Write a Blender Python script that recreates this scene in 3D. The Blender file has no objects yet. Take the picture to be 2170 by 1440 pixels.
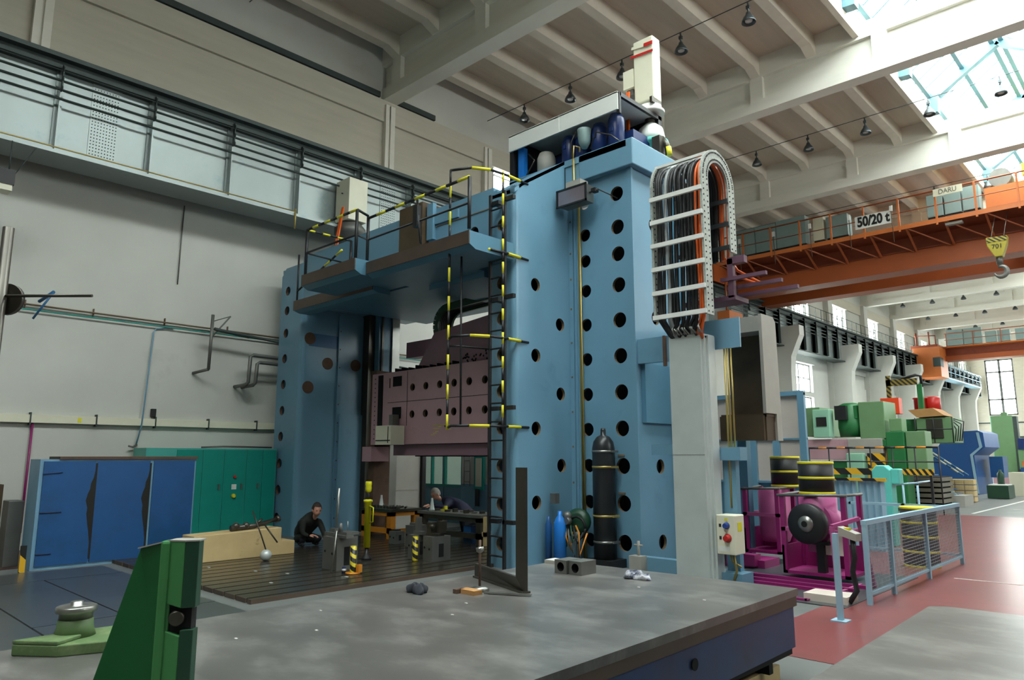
import bpy, bmesh, math, random
from mathutils import Vector, Matrix
random.seed(7)
S = bpy.context.scene; COL = S.collection
R = math.radians; PI = math.pi
# ---------------------------------------------------------------- camera, sky, daylight, exposure
cd = bpy.data.cameras.new('camera'); cam = bpy.data.objects.new('camera', cd); COL.objects.link(cam)
cam.location = (0, 0, 1.6); cam.rotation_euler = (R(90 + 9.25), 0, R(43.78))
cd.sensor_width = 36; cd.lens = 1515.2 / 2170 * 36; cd.clip_start = .05; cd.clip_end = 400
S.camera = cam
S.view_settings.view_transform = 'Standard'; S.view_settings.look = 'None'
S.view_settings.gamma = 1; S.view_settings.use_curve_mapping = False
S.view_settings.exposure = 0.42
w = bpy.data.worlds.new('overcast_sky'); S.world = w; w.use_nodes = True
bg = w.node_tree.nodes['Background']; bg.inputs[0].default_value = (.99, .995, .985, 1); bg.inputs[1].default_value = 21.0
S.cycles.use_denoising = True
S.cycles.max_bounces = 10; S.cycles.diffuse_bounces = 5; S.cycles.glossy_bounces = 4; S.cycles.transparent_max_bounces = 16
S.cycles.sample_clamp_indirect = 6

def portal(name, loc, rot, sx, sy):
    # a light portal fills a daylight opening of the hall: it only guides sampling of the sky
    l = bpy.data.lights.new(name, 'AREA'); l.shape = 'RECTANGLE'; l.size = sx; l.size_y = sy
    l.cycles.is_portal = True
    o = bpy.data.objects.new(name, l); COL.objects.link(o); o.location = loc; o.rotation_euler = rot
portal('skylight_daylight', (-3.2, 35, 12.75), (0, 0, 0), 3.9, 82)
portal('window_daylight_right', (8.7, 35, 8.9), (0, R(90), 0), 3.0, 80)  # portal of the windows added in the unseen right wall
portal('window_daylight_left', (-15.3, 55, 6.8), (0, R(-90), 0), 8.6, 42)
portal('window_daylight_end', (-3.2, 76.3, 6.5), (R(-90), 0, 0), 20, 8)

# ---------------------------------------------------------------- materials
def lin(h):
    h = h.lstrip('#'); c = [int(h[i:i+2], 16) / 255 for i in (0, 2, 4)]
    return tuple((x / 12.92 if x <= .04045 else ((x + .055) / 1.055) ** 2.4) for x in c) + (1,)
MT = {}
def mat(name, col, rough=.6, metal=0., var=.12, scale=3., dirt=None, dscale=1.2, dthr=.62, bump=0., emit=0, stretch=None, spec=None):
    if name in MT: return MT[name]
    m = bpy.data.materials.new(name); m.use_nodes = True; MT[name] = m
    nt = m.node_tree; N = nt.nodes; L = nt.links; b = N['Principled BSDF']
    b.inputs['Roughness'].default_value = rough; b.inputs['Metallic'].default_value = metal
    if spec is not None: b.inputs['Specular IOR Level'].default_value = spec
    c = lin(col); tc = N.new('ShaderNodeTexCoord'); src = tc.outputs['Object']
    if stretch:
        mp = N.new('ShaderNodeMapping'); mp.inputs['Scale'].default_value = stretch
        L.new(src, mp.inputs[0]); src = mp.outputs[0]
    nz = N.new('ShaderNodeTexNoise'); nz.inputs['Scale'].default_value = scale; nz.inputs['Detail'].default_value = 5
    L.new(src, nz.inputs['Vector'])
    mr = N.new('ShaderNodeMapRange'); mr.inputs[1].default_value = .25; mr.inputs[2].default_value = .75
    mr.inputs[3].default_value = 1 - var; mr.inputs[4].default_value = 1 + var
    L.new(nz.outputs[0], mr.inputs[0])
    mx = N.new('ShaderNodeVectorMath'); mx.operation = 'SCALE'; mx.inputs[0].default_value = c[:3]
    L.new(mr.outputs[0], mx.inputs['Scale']); out = mx.outputs[0]
    if dirt:
        n2 = N.new('ShaderNodeTexNoise'); n2.inputs['Scale'].default_value = dscale; n2.inputs['Detail'].default_value = 8
        n2.inputs['Roughness'].default_value = .65
        L.new(src, n2.inputs['Vector'])
        r2 = N.new('ShaderNodeMapRange'); r2.inputs[1].default_value = dthr - .08; r2.inputs[2].default_value = dthr + .1
        L.new(n2.outputs[0], r2.inputs[0])
        mm = N.new('ShaderNodeMix'); mm.data_type = 'RGBA'; mm.inputs['B'].default_value = lin(dirt)
        L.new(r2.outputs[0], mm.inputs['Factor']); L.new(out, mm.inputs['A']); out = mm.outputs['Result']
    L.new(out, b.inputs['Base Color'])
    if bump:
        bp = N.new('ShaderNodeBump'); bp.inputs['Strength'].default_value = bump; bp.inputs['Distance'].default_value = .02
        L.new(nz.outputs[0], bp.inputs['Height']); L.new(bp.outputs[0], b.inputs['Normal'])
    if emit:
        b.inputs['Emission Color'].default_value = c; b.inputs['Emission Strength'].default_value = emit
    return m
def striped(name, ca, cb, freq, direction, rough=.5, duty=.5):
    # diagonal / straight hazard bands painted on the thing, in its own coordinates
    if name in MT: return MT[name]
    m = bpy.data.materials.new(name); m.use_nodes = True; MT[name] = m
    nt = m.node_tree; N = nt.nodes; L = nt.links; b = N['Principled BSDF']; b.inputs['Roughness'].default_value = rough
    tc = N.new('ShaderNodeTexCoord'); d = N.new('ShaderNodeVectorMath'); d.operation = 'DOT_PRODUCT'
    d.inputs[1].default_value = direction; L.new(tc.outputs['Object'], d.inputs[0])
    a = N.new('ShaderNodeMath'); a.operation = 'MULTIPLY'; a.inputs[1].default_value = freq; L.new(d.outputs['Value'], a.inputs[0])
    f = N.new('ShaderNodeMath'); f.operation = 'FRACT'; L.new(a.outputs[0], f.inputs[0])
    g = N.new('ShaderNodeMath'); g.operation = 'GREATER_THAN'; g.inputs[1].default_value = duty; L.new(f.outputs[0], g.inputs[0])
    mm = N.new('ShaderNodeMix'); mm.data_type = 'RGBA'; mm.inputs['A'].default_value = lin(ca); mm.inputs['B'].default_value = lin(cb)
    L.new(g.outputs[0], mm.inputs['Factor']); L.new(mm.outputs['Result'], b.inputs['Base Color'])
    return m
def glassy(name, tint=(.93, .97, .96), gloss=.12):
    m = bpy.data.materials.new(name); m.use_nodes = True; MT[name] = m
    nt = m.node_tree; N = nt.nodes; L = nt.links; N.remove(N['Principled BSDF'])
    t = N.new('ShaderNodeBsdfTransparent'); t.inputs[0].default_value = tint + (1,)
    g = N.new('ShaderNodeBsdfGlossy'); g.inputs['Roughness'].default_value = .08
    x = N.new('ShaderNodeMixShader'); x.inputs[0].default_value = gloss
    L.new(t.outputs[0], x.inputs[1]); L.new(g.outputs[0], x.inputs[2]); L.new(x.outputs[0], N['Material Output'].inputs[0])
    return m
M = dict(
 wall=mat('white_limewash', '#bfbfb8', .9, var=.05, scale=1.2, bump=.25, dirt='#a3a39c', dscale=.5, dthr=.72),
 concrete=mat('painted_concrete', '#bab5a6', .9, var=.07, scale=2.2, bump=.3, stretch=(1, .35, 3)),
 slab=mat('ceiling_plaster', '#c0b5a6', .95, var=.07, scale=2, stretch=(3, .3, 1)),
 dull=mat('grimy_unpainted_wall', '#77756e', .9),  # dark tone given to the unseen walls to cut bounced light
 rib=mat('ceiling_rib_paint', '#cfc7b9', .9, var=.05),
 beam=mat('beam_paint', '#dad7cc', .9, var=.05, scale=2, stretch=(.4, 1, 3)),
 floor=mat('worn_concrete_floor', '#6b6e6c', .42, var=.16, scale=1.6, dirt='#4f5352', dscale=.8, dthr=.6),
 red=mat('red_floor_paint', '#7c4444', .28, var=.14, scale=1.2, dirt='#6b4444', dscale=2.2, dthr=.6),
 dkred=mat('dark_red_floor', '#4a2e2a', .4),
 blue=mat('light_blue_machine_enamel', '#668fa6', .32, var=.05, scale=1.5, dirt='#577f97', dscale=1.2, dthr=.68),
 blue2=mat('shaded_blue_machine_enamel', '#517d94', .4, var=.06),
 band=mat('mid_blue_paint', '#2b628f', .4),
 rust=mat('rust_brown', '#5a4335', .8, var=.2, scale=8),
 rim=mat('dirty_hole_rim', '#6b5a44', .7),
 dark=mat('dark_interior', '#0c0d0e', .95, var=0),  # near-black colour puts the shade inside hollow parts into the surface
 black=mat('black_paint', '#16171a', .5, var=.1),
 rubber=mat('black_rubber', '#111214', .6, var=.1),
 yellow=mat('yellow_tape', '#d6cc2a', .5, var=.06),
 yel=mat('bright_yellow_paint', '#d9d31c', .4, var=.06),
 pink=mat('dusty_pink_enamel', '#b58f97', .42, var=.06, scale=2, dirt='#a58088', dscale=2, dthr=.66),
 pinkd=mat('dark_pink_enamel', '#8c6876', .5, var=.06),
 alu=mat('galvanised_sheet', '#c6cdcb', .42, .35, var=.05, scale=4),
 steel=mat('machined_steel', '#8d8d88', .32, .8, var=.12),
 dsteel=mat('dark_oily_steel', '#4b4740', .35, .6, var=.2),
 iron=mat('grey_cast_iron', '#6c6c68', .5, .5, var=.14),
 plate=mat('lapped_iron_plate', '#656360', .3, .25, var=.22, scale=1.8, dirt='#868480', dscale=1.7, dthr=.56, stretch=(1, 1.6, 1)),
 tslot=mat('oily_bed_plate', '#4a463e', .24, .5, var=.2, scale=2.5),
 edge=mat('brown_machined_edge', '#54463c', .5, .3, var=.15),
 navy=mat('dark_blue_casting_paint', '#223c66', .5, var=.15, scale=2, dirt='#2c2f4a', dscale=1, dthr=.55),
 sheet=mat('grey_floor_sheet', '#4b5052', .3, .35, var=.15, scale=1.2, dirt='#3a434a', dscale=1.1, dthr=.58),
 wood=mat('pale_timber', '#c6ad7d', .7, var=.12, scale=3, dirt='#6d5427', dscale=4, dthr=.72, stretch=(4, 1, 1)),
 teal=mat('teal_cabinet_enamel', '#11897c', .35, var=.05),
 teal2=mat('pale_teal_enamel', '#47a398', .4, var=.05),
 cblue=mat('blue_cabinet_enamel', '#1b4f86', .4, var=.12, scale=1.5, dirt='#164878', dscale=1.3, dthr=.55),
 cblue2=mat('pale_blue_cabinet_side', '#6d96b0', .5, var=.1),
 grime=mat('black_grease', '#15130d', .7),
 cream=mat('cream_enamel', '#d6d3bd', .45, var=.04),
 white=mat('white_enamel', '#dadbd6', .4, var=.03),
 olive=mat('dull_olive_green_paint', '#566f45', .55, var=.15, scale=6, dirt='#7d8c62', dscale=6, dthr=.62),
 orange=mat('crane_orange', '#95471c', .5, var=.08, scale=1.2),
 orange2=mat('crane_light_orange', '#b5632c', .5, var=.08),
 orange3=mat('crane_red_oxide', '#7a3418', .6, var=.12),
 orcab=mat('orange_cable', '#cf5a1a', .45, var=.03),
 greycab=mat('grey_cable', '#8a8f90', .5, var=.03),
 gcab=mat('grey_green_cabinet', '#7f9492', .5, var=.06),
 magenta=mat('magenta_paint', '#86175f', .45, var=.1),
 magenta2=mat('pale_magenta_paint', '#a0467a', .5, var=.08),
 green=mat('green_machine_enamel', '#1f6b38', .45, var=.08),
 lgreen=mat('pale_green_enamel', '#668a60', .45, var=.06),
 mint=mat('mint_enamel', '#8dbfa4', .5, var=.05),
 aqua=mat('turquoise_enamel', '#5dc0b4', .45, var=.08),
 gcast=mat('green_bracket_paint', '#0d5a2a', .4, var=.15, scale=3),
 gcast2=mat('worn_green_paint', '#3d8048', .5, var=.15, scale=4),  # lighter green puts light on the bracket's bright faces into the colour
 dgreen=mat('dark_green_paint', '#16402c', .45, var=.1),
 fence=mat('pale_blue_fence_paint', '#8fb2c4', .5, var=.04),
 runway=mat('grey_green_steelwork', '#8d9695', .34, .45, var=.07, scale=1.5, dirt='#74898c', dscale=1.5, dthr=.66),
 runway2=mat('dark_steelwork', '#3c4644', .6, .3, var=.1),
 pipebrown=mat('brown_pipe', '#5e4b35', .5),
 brass=mat('brass_pipe', '#a89455', .35, .5),
 amber=mat('amber_paint', '#c27a18', .5, var=.1),
 redp=mat('red_paint', '#b8211c', .4),
 orangered=mat('orange_red_paint', '#e0471c', .45),
 mblue=mat('deep_blue_machine', '#1d4f8a', .45, var=.08),
 dblue=mat('navy_enamel', '#152a5c', .35, var=.1),
 bblue=mat('bright_blue_bottle', '#1c77d0', .35),
 skin=mat('skin', '#c8917c', .55, var=.05), hair=mat('brown_hair', '#2c1c14', .7, var=.2, scale=40),
 ghair=mat('grey_hair', '#8b857d', .7, var=.2, scale=40),
 jacket=mat('dark_green_black_jacket', '#161a16', .8), sweater=mat('navy_workwear', '#191b38', .8), trousers=mat('dark_trousers', '#10131a', .8),
 lamp=mat('lamp_shade_grey', '#4d5457', .35, .6), lampin=mat('lamp_glass', '#d8d8d4', .2),
 skyframe=mat('pale_blue_roof_steel', '#4f7783', .5, var=.04), wframe=mat('window_frame_paint', '#595d5d', .6),
 brown=mat('brown_box_lining', '#4a3a26', .6, var=.25, scale=2.5), boxgrey=mat('weathered_grey_steel', '#9b9890', .6, var=.06),
 tan=mat('tan_board', '#a97c4a', .7), panel=mat('pale_pinkish_panel', '#c9bdb2', .5, var=.06),
 mesh=mat('wire_mesh', '#8d9aa2', .5, .4), gasgrey=mat('dark_grey_cylinder', '#25282b', .35, .2, var=.08),
 cloth=mat('blue_white_rag', '#3a4058', .9, var=.4, scale=14, dirt='#b9bac0', dscale=16, dthr=.5), glove=mat('dark_work_glove', '#22252e', .9, var=.3, scale=20),
 ink=mat('black_lettering', '#131313', .6, var=0), blueh=mat('blue_switch', '#1d3f8c', .4), chainalu=mat('chain_link_grey', '#a8ada6', .45, .3, var=.25, scale=30),
 hazard=striped('hazard_diagonal', '#d8a51c', '#141414', 3.2, (.7, .7, .7)),
 hazb=striped('barrel_bands', '#c9a92a', '#17191a', 5.0, (0, 0, 1), .3, .22),
)
GL = glassy('window_glass'); GL2 = glassy('office_glass', (.62, .72, .68), .25)

# ---------------------------------------------------------------- geometry helpers
class MB:
    """collects shapes, then links them as ONE mesh object"""
    def __init__(s): s.bm = bmesh.new(); s.mi = 0; s.sm = set()
    def m(s, i): s.mi = i; return s
    def face(s, vs):
        try: f = s.bm.faces.new(vs); f.material_index = s.mi; return f
        except ValueError: return None
    def box(s, x0, x1, y0, y1, z0, z1, mx=None):
        if x0 > x1: x0, x1 = x1, x0
        if y0 > y1: y0, y1 = y1, y0
        if z0 > z1: z0, z1 = z1, z0
        P = [(x0,y0,z0),(x1,y0,z0),(x1,y1,z0),(x0,y1,z0),(x0,y0,z1),(x1,y0,z1),(x1,y1,z1),(x0,y1,z1)]
        v = [s.bm.verts.new(mx @ Vector(p) if mx else p) for p in P]
        for q in ((0,3,2,1),(4,5,6,7),(0,1,5,4),(1,2,6,5),(2,3,7,6),(3,0,4,7)): s.face([v[i] for i in q])
        return s
    def prism(s, pts, off):
        """planar polygon (3D points) extruded by a vector"""
        off = Vector(off); a = [s.bm.verts.new(p) for p in pts]; b = [s.bm.verts.new(Vector(p) + off) for p in pts]
        n = len(a); s.face(a[::-1]); s.face(b)
        for i in range(n): s.face([a[i], a[(i+1) % n], b[(i+1) % n], b[i]])
        return s
    def tube(s, pts, r, n=8, caps=True, smooth=True):
        pts = [Vector(p) for p in pts]; rs = r if isinstance(r, (list, tuple)) else [r] * len(pts); rings = []
        up = None
        for i, p in enumerate(pts):
            d = (pts[min(i+1, len(pts)-1)] - pts[max(i-1, 0)])
            if d.length < 1e-9: d = Vector((0, 0, 1))
            d.normalize()
            if up is None: up = Vector((0, 0, 1)) if abs(d.z) < .9 else Vector((1, 0, 0))
            x = d.cross(up)
            if x.length < 1e-4: up = Vector((1, 0, 0)) if abs(d.x) < .9 else Vector((0, 1, 0)); x = d.cross(up)
            x.normalize(); y = x.cross(d).normalized(); up = y
            rings.append([s.bm.verts.new(p + (x * math.cos(2*PI*k/n) + y * math.sin(2*PI*k/n)) * rs[i]) for k in range(n)])
        for a, b in zip(rings, rings[1:]):
            for k in range(n):
                f = s.face([a[k], b[k], b[(k+1) % n], a[(k+1) % n]])
                if f and smooth: f.smooth = True
        if caps: s.face(rings[0]); s.face(rings[-1][::-1])
        return s
    def bar(s, p, q, wx, wz=None):
        """rectangular bar from p to q"""
        wz = wz or wx; p, q = Vector(p), Vector(q); d = q - p; L = d.length
        rot = d.to_track_quat('Y', 'Z').to_matrix().to_4x4(); mx = Matrix.Translation(p) @ rot
        return s.box(-wx/2, wx/2, 0, L, -wz/2, wz/2, mx)
    def lathe(s, prof, c, axis=(0, 0, 1), n=24):
        """profile [(r, h)...] turned about an axis through c"""
        mx = Matrix.Translation(Vector(c)) @ Vector(axis).to_track_quat('Z', 'Y').to_matrix().to_4x4(); rings = []
        for r, h in prof:
            rings.append([s.bm.verts.new(mx @ Vector((max(r, .0005) * math.cos(2*PI*k/n), max(r, .0005) * math.sin(2*PI*k/n), h))) for k in range(n)])
        for a, b in zip(rings, rings[1:]):
            for k in range(n):
                f = s.face([a[k], a[(k+1) % n], b[(k+1) % n], b[k]])
                if f: f.smooth = True
        s.face(rings[0][::-1]); s.face(rings[-1]); return s
    def panel(s, O, U, V, outer, holes, th, mi=(0, 1, 2), rnd=20):
        """plate with real holes: front face at O+uU+vV, thickness th away from the viewer side N=UxV; materials front, rim, back"""
        O, U, V = Vector(O), Vector(U), Vector(V); N = U.cross(V).normalized(); t = bmesh.new(); loops = []
        def P(u, v): return O + U*u + V*v
        lp = [list(outer)]
        for (u, v, r) in holes: lp.append([(u + r*math.cos(2*PI*k/rnd), v + r*math.sin(2*PI*k/rnd)) for k in range(rnd)])
        es = []
        for l in lp:
            vs = [t.verts.new((a, b, 0)) for a, b in l]; loops.append(l)
            for i in range(len(vs)): es.append(t.edges.new((vs[i], vs[(i+1) % len(vs)])))
        bmesh.ops.triangle_fill(t, use_beauty=True, use_dissolve=False, edges=es, normal=(0, 0, 1))
        for side, mi_ in ((0, mi[0]), (1, mi[2])):
            s.mi = mi_; mp = {}
            for v in t.verts: mp[v] = s.bm.verts.new(P(v.co.x, v.co.y) - N * th * side)
            for f in t.faces:
                q = [mp[v] for v in f.verts]; s.face(q if side == 0 else q[::-1])
        t.free()
        for j, l in enumerate(lp):
            s.mi = mi[0] if j == 0 else mi[1]
            a = [s.bm.verts.new(P(u, v)) for u, v in l]; b = [s.bm.verts.new(P(u, v) - N*th) for u, v in l]
            for i in range(len(l)): s.face([a[i], a[(i+1) % len(l)], b[(i+1) % len(l)], b[i]])
        s.mi = 0; return s
    def sphere(s, c, rx, ry=None, rz=None, n=16, m=10, mx=None):
        ry = ry or rx; rz = rz or rx; mt = (mx or Matrix.Translation(Vector(c))) @ Matrix.Diagonal((rx, ry, rz, 1))
        r = bmesh.ops.create_uvsphere(s.bm, u_segments=n, v_segments=m, radius=1, matrix=mt)
        for v in r['verts']:
            for f in v.link_faces: f.smooth = True; f.material_index = s.mi
        return s
WL = {}
def link(name, me, mats, parent, base, label=None):
    o = bpy.data.objects.new(name, me); COL.objects.link(o)
    for m in (mats if isinstance(mats, (list, tuple)) else [mats]): me.materials.append(m)
    if parent is not None:
        base = WL[parent.name]; me.transform(Matrix.Translation(-base)); o.parent = parent; WL[o.name] = base
        o.location = (0, 0, 0)
    else:
        me.transform(Matrix.Translation(-base)); o.location = base; WL[o.name] = base
    if label: o['label'] = label
    return o
def build(name, mb, mats, parent=None, label=None, bevel=0, cat=None, group=None, kind=None):
    bmesh.ops.recalc_face_normals(mb.bm, faces=mb.bm.faces[:]) if not getattr(mb, 'keep', False) else None
    me = bpy.data.meshes.new(name); mb.bm.to_mesh(me); mb.bm.free()
    base = Vector((0, 0, 0))
    if parent is None and me.vertices:
        xs = [v.co for v in me.vertices]
        base = Vector(((min(c.x for c in xs) + max(c.x for c in xs)) / 2, (min(c.y for c in xs) + max(c.y for c in xs)) / 2, min(c.z for c in xs)))
    o = link(name, me, mats, parent, base, label)
    if cat: o['category'] = cat
    if group: o['group'] = group
    if kind: o['kind'] = kind
    if bevel:
        b = o.modifiers.new('bevel', 'BEVEL'); b.width = bevel; b.segments = 2; b.limit_method = 'ANGLE'; b.angle_limit = R(50)
    return o
def struct(name, mb, mats, **k): return build(name, mb, mats, kind='structure', **k)
def thing(name, label, cat, loc, group=None):
    o = bpy.data.objects.new(name, None); COL.objects.link(o); o.location = loc; o['label'] = label; o['category'] = cat
    o.empty_display_size = .1
    if group: o['group'] = group
    WL[o.name] = Vector(loc); return o
def dup(root, loc, label=None, rz=0):
    c = root.copy(); COL.objects.link(c); c.location = loc; c.rotation_euler.z = rz
    if label: c['label'] = label
    def rec(a, b):
        for ch in list(a.children):
            d = ch.copy(); COL.objects.link(d); d.parent = b; rec(ch, d)
    rec(root, c); WL[c.name] = Vector(loc); return c
def text(name, body, loc, rot, size, m, parent, sx=1., th=.004, label=None, bold=0):
    cu = bpy.data.curves.new(name, 'FONT'); cu.body = body; cu.size = size; cu.extrude = th; cu.align_x = 'CENTER'; cu.align_y = 'CENTER'; cu.offset = bold
    t = bpy.data.objects.new(name, cu); COL.objects.link(t)
    bpy.context.view_layer.update()
    me = bpy.data.meshes.new_from_object(t.evaluated_get(bpy.context.evaluated_depsgraph_get()))
    me.transform(Matrix.Translation(Vector(loc)) @ Matrix([[rot[i][j] for j in range(3)] + [0] for i in range(3)] + [[0, 0, 0, 1]]) @ Matrix.Diagonal((sx, 1, 1, 1)))
    bpy.data.objects.remove(t); bpy.data.curves.remove(cu)
    me.materials.clear(); return link(name, me, m, parent, Vector((0, 0, 0)), label)
FRONT = ((1, 0, 0), (0, 0, -1), (0, 1, 0))       # text facing -Y
SIDE = ((0, 0, 1), (1, 0, 0), (0, 1, 0))         # text facing +X
def arc(c, r, a0, a1, n, ax, ay):
    c, ax, ay = Vector(c), Vector(ax), Vector(ay)
    return [c + ax*r*math.cos(a0 + (a1-a0)*i/n) + ay*r*math.sin(a0 + (a1-a0)*i/n) for i in range(n+1)]
# ================================================================ THE HALL
W = -14.95; YE = 76; XR = 8.6
mb = MB().box(W - .5, XR + .3, -7, YE + .5, -.3, 0); struct('floor', mb, M['floor'])
mb = MB(); mb.prism([(-3.15, 6.0, .001), (XR, 6.0, .001), (XR, 23.8, .001), (-5.6, 23.3, .001), (-5.6, 16.2, .001), (-3.2, 9.9, .001)], (0, 0, .003))
struct('floor', mb, M['red'])
mb = MB(); mb.box(W, -12.6, -6, 3.6, .001, .004); struct('floor', mb, M['dkred'])
mb = MB()
for y in (26.5, 30.2, 38): mb.box(-4.4, 8, y, y + .08, .004, .008)
mb.box(-5.0, -4.9, 24, 70, .004, .008)
mb.box(-2.6, 8, 11.2, 11.22, .004, .008)
struct('trim_1', mb, M['white'])
# left wall with its window bays
BAYS = [33.9, 42.1, 48.1, 54.0, 59.9, 65.8, 71.7]
WIN = [(14.78, 15.9, 9.6, 11.0)]
for b in BAYS:
    spans = [(b + 1.2, b + 2.4), (b + 3.1, b + 5.3)] if b < 40 else [(b + .5, b + 2.9)]
    for (a, c) in spans:
        for (z0, z1) in ((7.3, 11.0), (5.0, 6.5), (2.7, 4.75)): WIN.append((a, c, z0, z1))
ys = sorted({y for w_ in WIN for y in w_[:2]})
mb = MB(); prev = -7
for i, a in enumerate(ys[::2]):
    c = ys[2*i+1]; mb.box(W - .4, W, prev, a, 0, 12.6)
    zs = sorted([(z0, z1) for (p, q, z0, z1) in WIN if p == a]); z = 0
    for z0, z1 in zs: mb.box(W - .4, W, a, c, z, z0); z = z1
    mb.box(W - .4, W, a, c, z, 12.6); prev = c
mb.box(W - .4, W, prev, YE + .4, 0, 12.6)
struct('wall_left', mb, M['wall'])
n = 1
for (a, c, z0, z1) in WIN:
    fr = MB(); t = .05; x = W - .2
    for q in (a, c - t): fr.box(x - .04, x + .04, q, q + t, z0, z1)
    for q in (z0, z1 - t): fr.box(x - .04, x + .04, a, c, q, q + t)
    ny = max(1, int((c - a) / .6)); nz = max(1, int((z1 - z0) / .6))
    for i in range(1, ny): fr.box(x - (.05 if i == ny//2 else .02), x + .03, a + (c-a)*i/ny - (.05 if i == ny//2 else .018), a + (c-a)*i/ny + (.05 if i == ny//2 else .018), z0, z1)
    for i in range(1, nz): fr.box(x - .02, x + .03, a, c, z0 + (z1-z0)*i/nz - .018, z0 + (z1-z0)*i/nz + .018)
    f = struct('window_%d' % n, fr, M['wframe']); n += 1
    build('glass', MB().box(x - .006, x + .006, a + t, c - t, z0 + t, z1 - t), GL, f)
# concrete ring beam, pilasters and ledge on the near upper wall
mb = MB(); mb.box(W, W + .10, -7, YE, 10.42, 11.03); struct('trim_2', mb, M['concrete'])
mb = MB(); mb.box(W, W + .02, -7, 14.3, 9.0, 10.42); struct('trim_3', mb, M['concrete'])
mb = MB(); mb.box(W, W + .14, -7, 10.4, 11.05, 11.2); mb.box(W, W + .14, 11.0, 12.3, 11.05, 11.2); struct('trim_4', mb, M['runway2'])  # dark strip stands for the shaded gap above the ring beam
k = 5
for y in (2.62, 10.58, 14.25):
    mb = MB(); mb.box(W, W + .16, y, y + .11, 9.05, 10.9); mb.box(W, W + .16, y + .16, y + .3, 9.05, 10.9); mb.box(W, W + .1, y + .1, y + .17, 9.05, 10.9)
    struct('trim_%d' % k, mb, M['beam']); k += 1
# wall piers and corbels that carry the crane runway
for y in (33.3, 41.4, 47.5, 53.5, 59.4, 65.3, 71.2):
    mb = MB()
    mb.box(W, W + .3, y, y + .65, 0, 11.03)
    mb.prism([(W + .3, y + .05, 7.75), (W + 1.75, y + .05, 7.75), (W + 1.75, y + .05, 7.3), (W + 1.3, y + .05, 6.3), (W + 1.25, y + .05, 5.6), (W + .3, y + .05, 5.6)][::-1], (0, .55, 0))
    mb.box(W + .3, W + 1.25, y + .05, y + .6, 0, 5.6)
    struct('trim_%d' % k, mb, M['wall']); k += 1
# window spandrels between piers
for b in BAYS:
    mb = MB(); mb.box(W, W + .12, b + .4, b + 5.4, 6.5, 7.28); mb.box(W, W + .1, b + 3.4 if b > 40 else b + .2, b + 5.3 if b > 40 else b + 1.1, 2.2, 5.7)
    struct('trim_%d' % k, mb, M['wall']); k += 1
# end wall with windows
EW = [(-13.6, -11.45), (-10.0, -7.85), (-6.4, -4.25), (-2.8, -.65), (.8, 2.95), (4.4, 6.55)]
mb = MB(); prev = W - .4
for a, c in EW:
    mb.box(prev, a, YE, YE + .4, 0, 12.6); mb.box(a, c, YE, YE + .4, 0, 5.2); mb.box(a, c, YE, YE + .4, 10.2, 12.6); prev = c
mb.box(prev, XR + .3, YE, YE + .4, 0, 12.6); mb.prism([(W - .4, YE, 12.6), (XR + .3, YE, 12.6), (-3.2, YE, 14.6)], (0, .4, 0))
struct('wall_end', mb, M['concrete'])
for a, c in EW:
    fr = MB(); y = YE + .1
    for q in (a, (a+c)/2 - .09, c - .12): fr.box(q, q + (.12 if q != (a+c)/2 - .09 else .18), y, y + .08, 5.2, 10.2)
    for q in (5.2, 6.55, 9.0, 10.08): fr.box(a, c, y, y + .08, q, q + .13)
    f = struct('window_%d' % n, fr, M['wframe']); n += 1
    build('glass', MB().box(a, c, y + .03, y + .04, 5.2, 10.2), GL, f)
mb = MB(); mb.box(W + .3, 3, YE - .12, YE, 3.2, 3.35); mb.box(W, XR, YE - .1, YE, 4.5, 4.6); struct('trim_%d' % k, mb, M['runway2']); k += 1
# right wall (beside the photographer), unseen; windows added and sized for their daylight
mb = MB(); prev = -7
RW = [(y, y + 3.0) for y in range(7, 70, 6)]
for a, c in RW:
    mb.box(XR, XR + .3, prev, a, 0, 12.6); mb.box(XR, XR + .3, a, c, 0, 7.6); mb.box(XR, XR + .3, a, c, 10.2, 12.6); prev = c
mb.box(XR, XR + .3, prev, YE + .4, 0, 12.6); struct('wall_right', mb, M['dull'])
for a, c in RW:
    fr = MB()
    for q in range(5): fr.box(XR + .1, XR + .16, a + (c - a - .06)*q/4, a + (c - a - .06)*q/4 + .06, 7.6, 10.2)
    for q in range(4): fr.box(XR + .1, XR + .16, a, c, 7.6 + 2.54*q/3, 7.66 + 2.54*q/3)
    f = struct('window_%d' % n, fr, M['wframe']); n += 1
    build('glass', MB().box(XR + .12, XR + .13, a, c, 7.6, 10.2), GL, f)
mb = MB(); mb.box(W - .4, XR + .3, -7.4, -7, 0, 12.6); struct('wall_back', mb, M['dull'])
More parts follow.
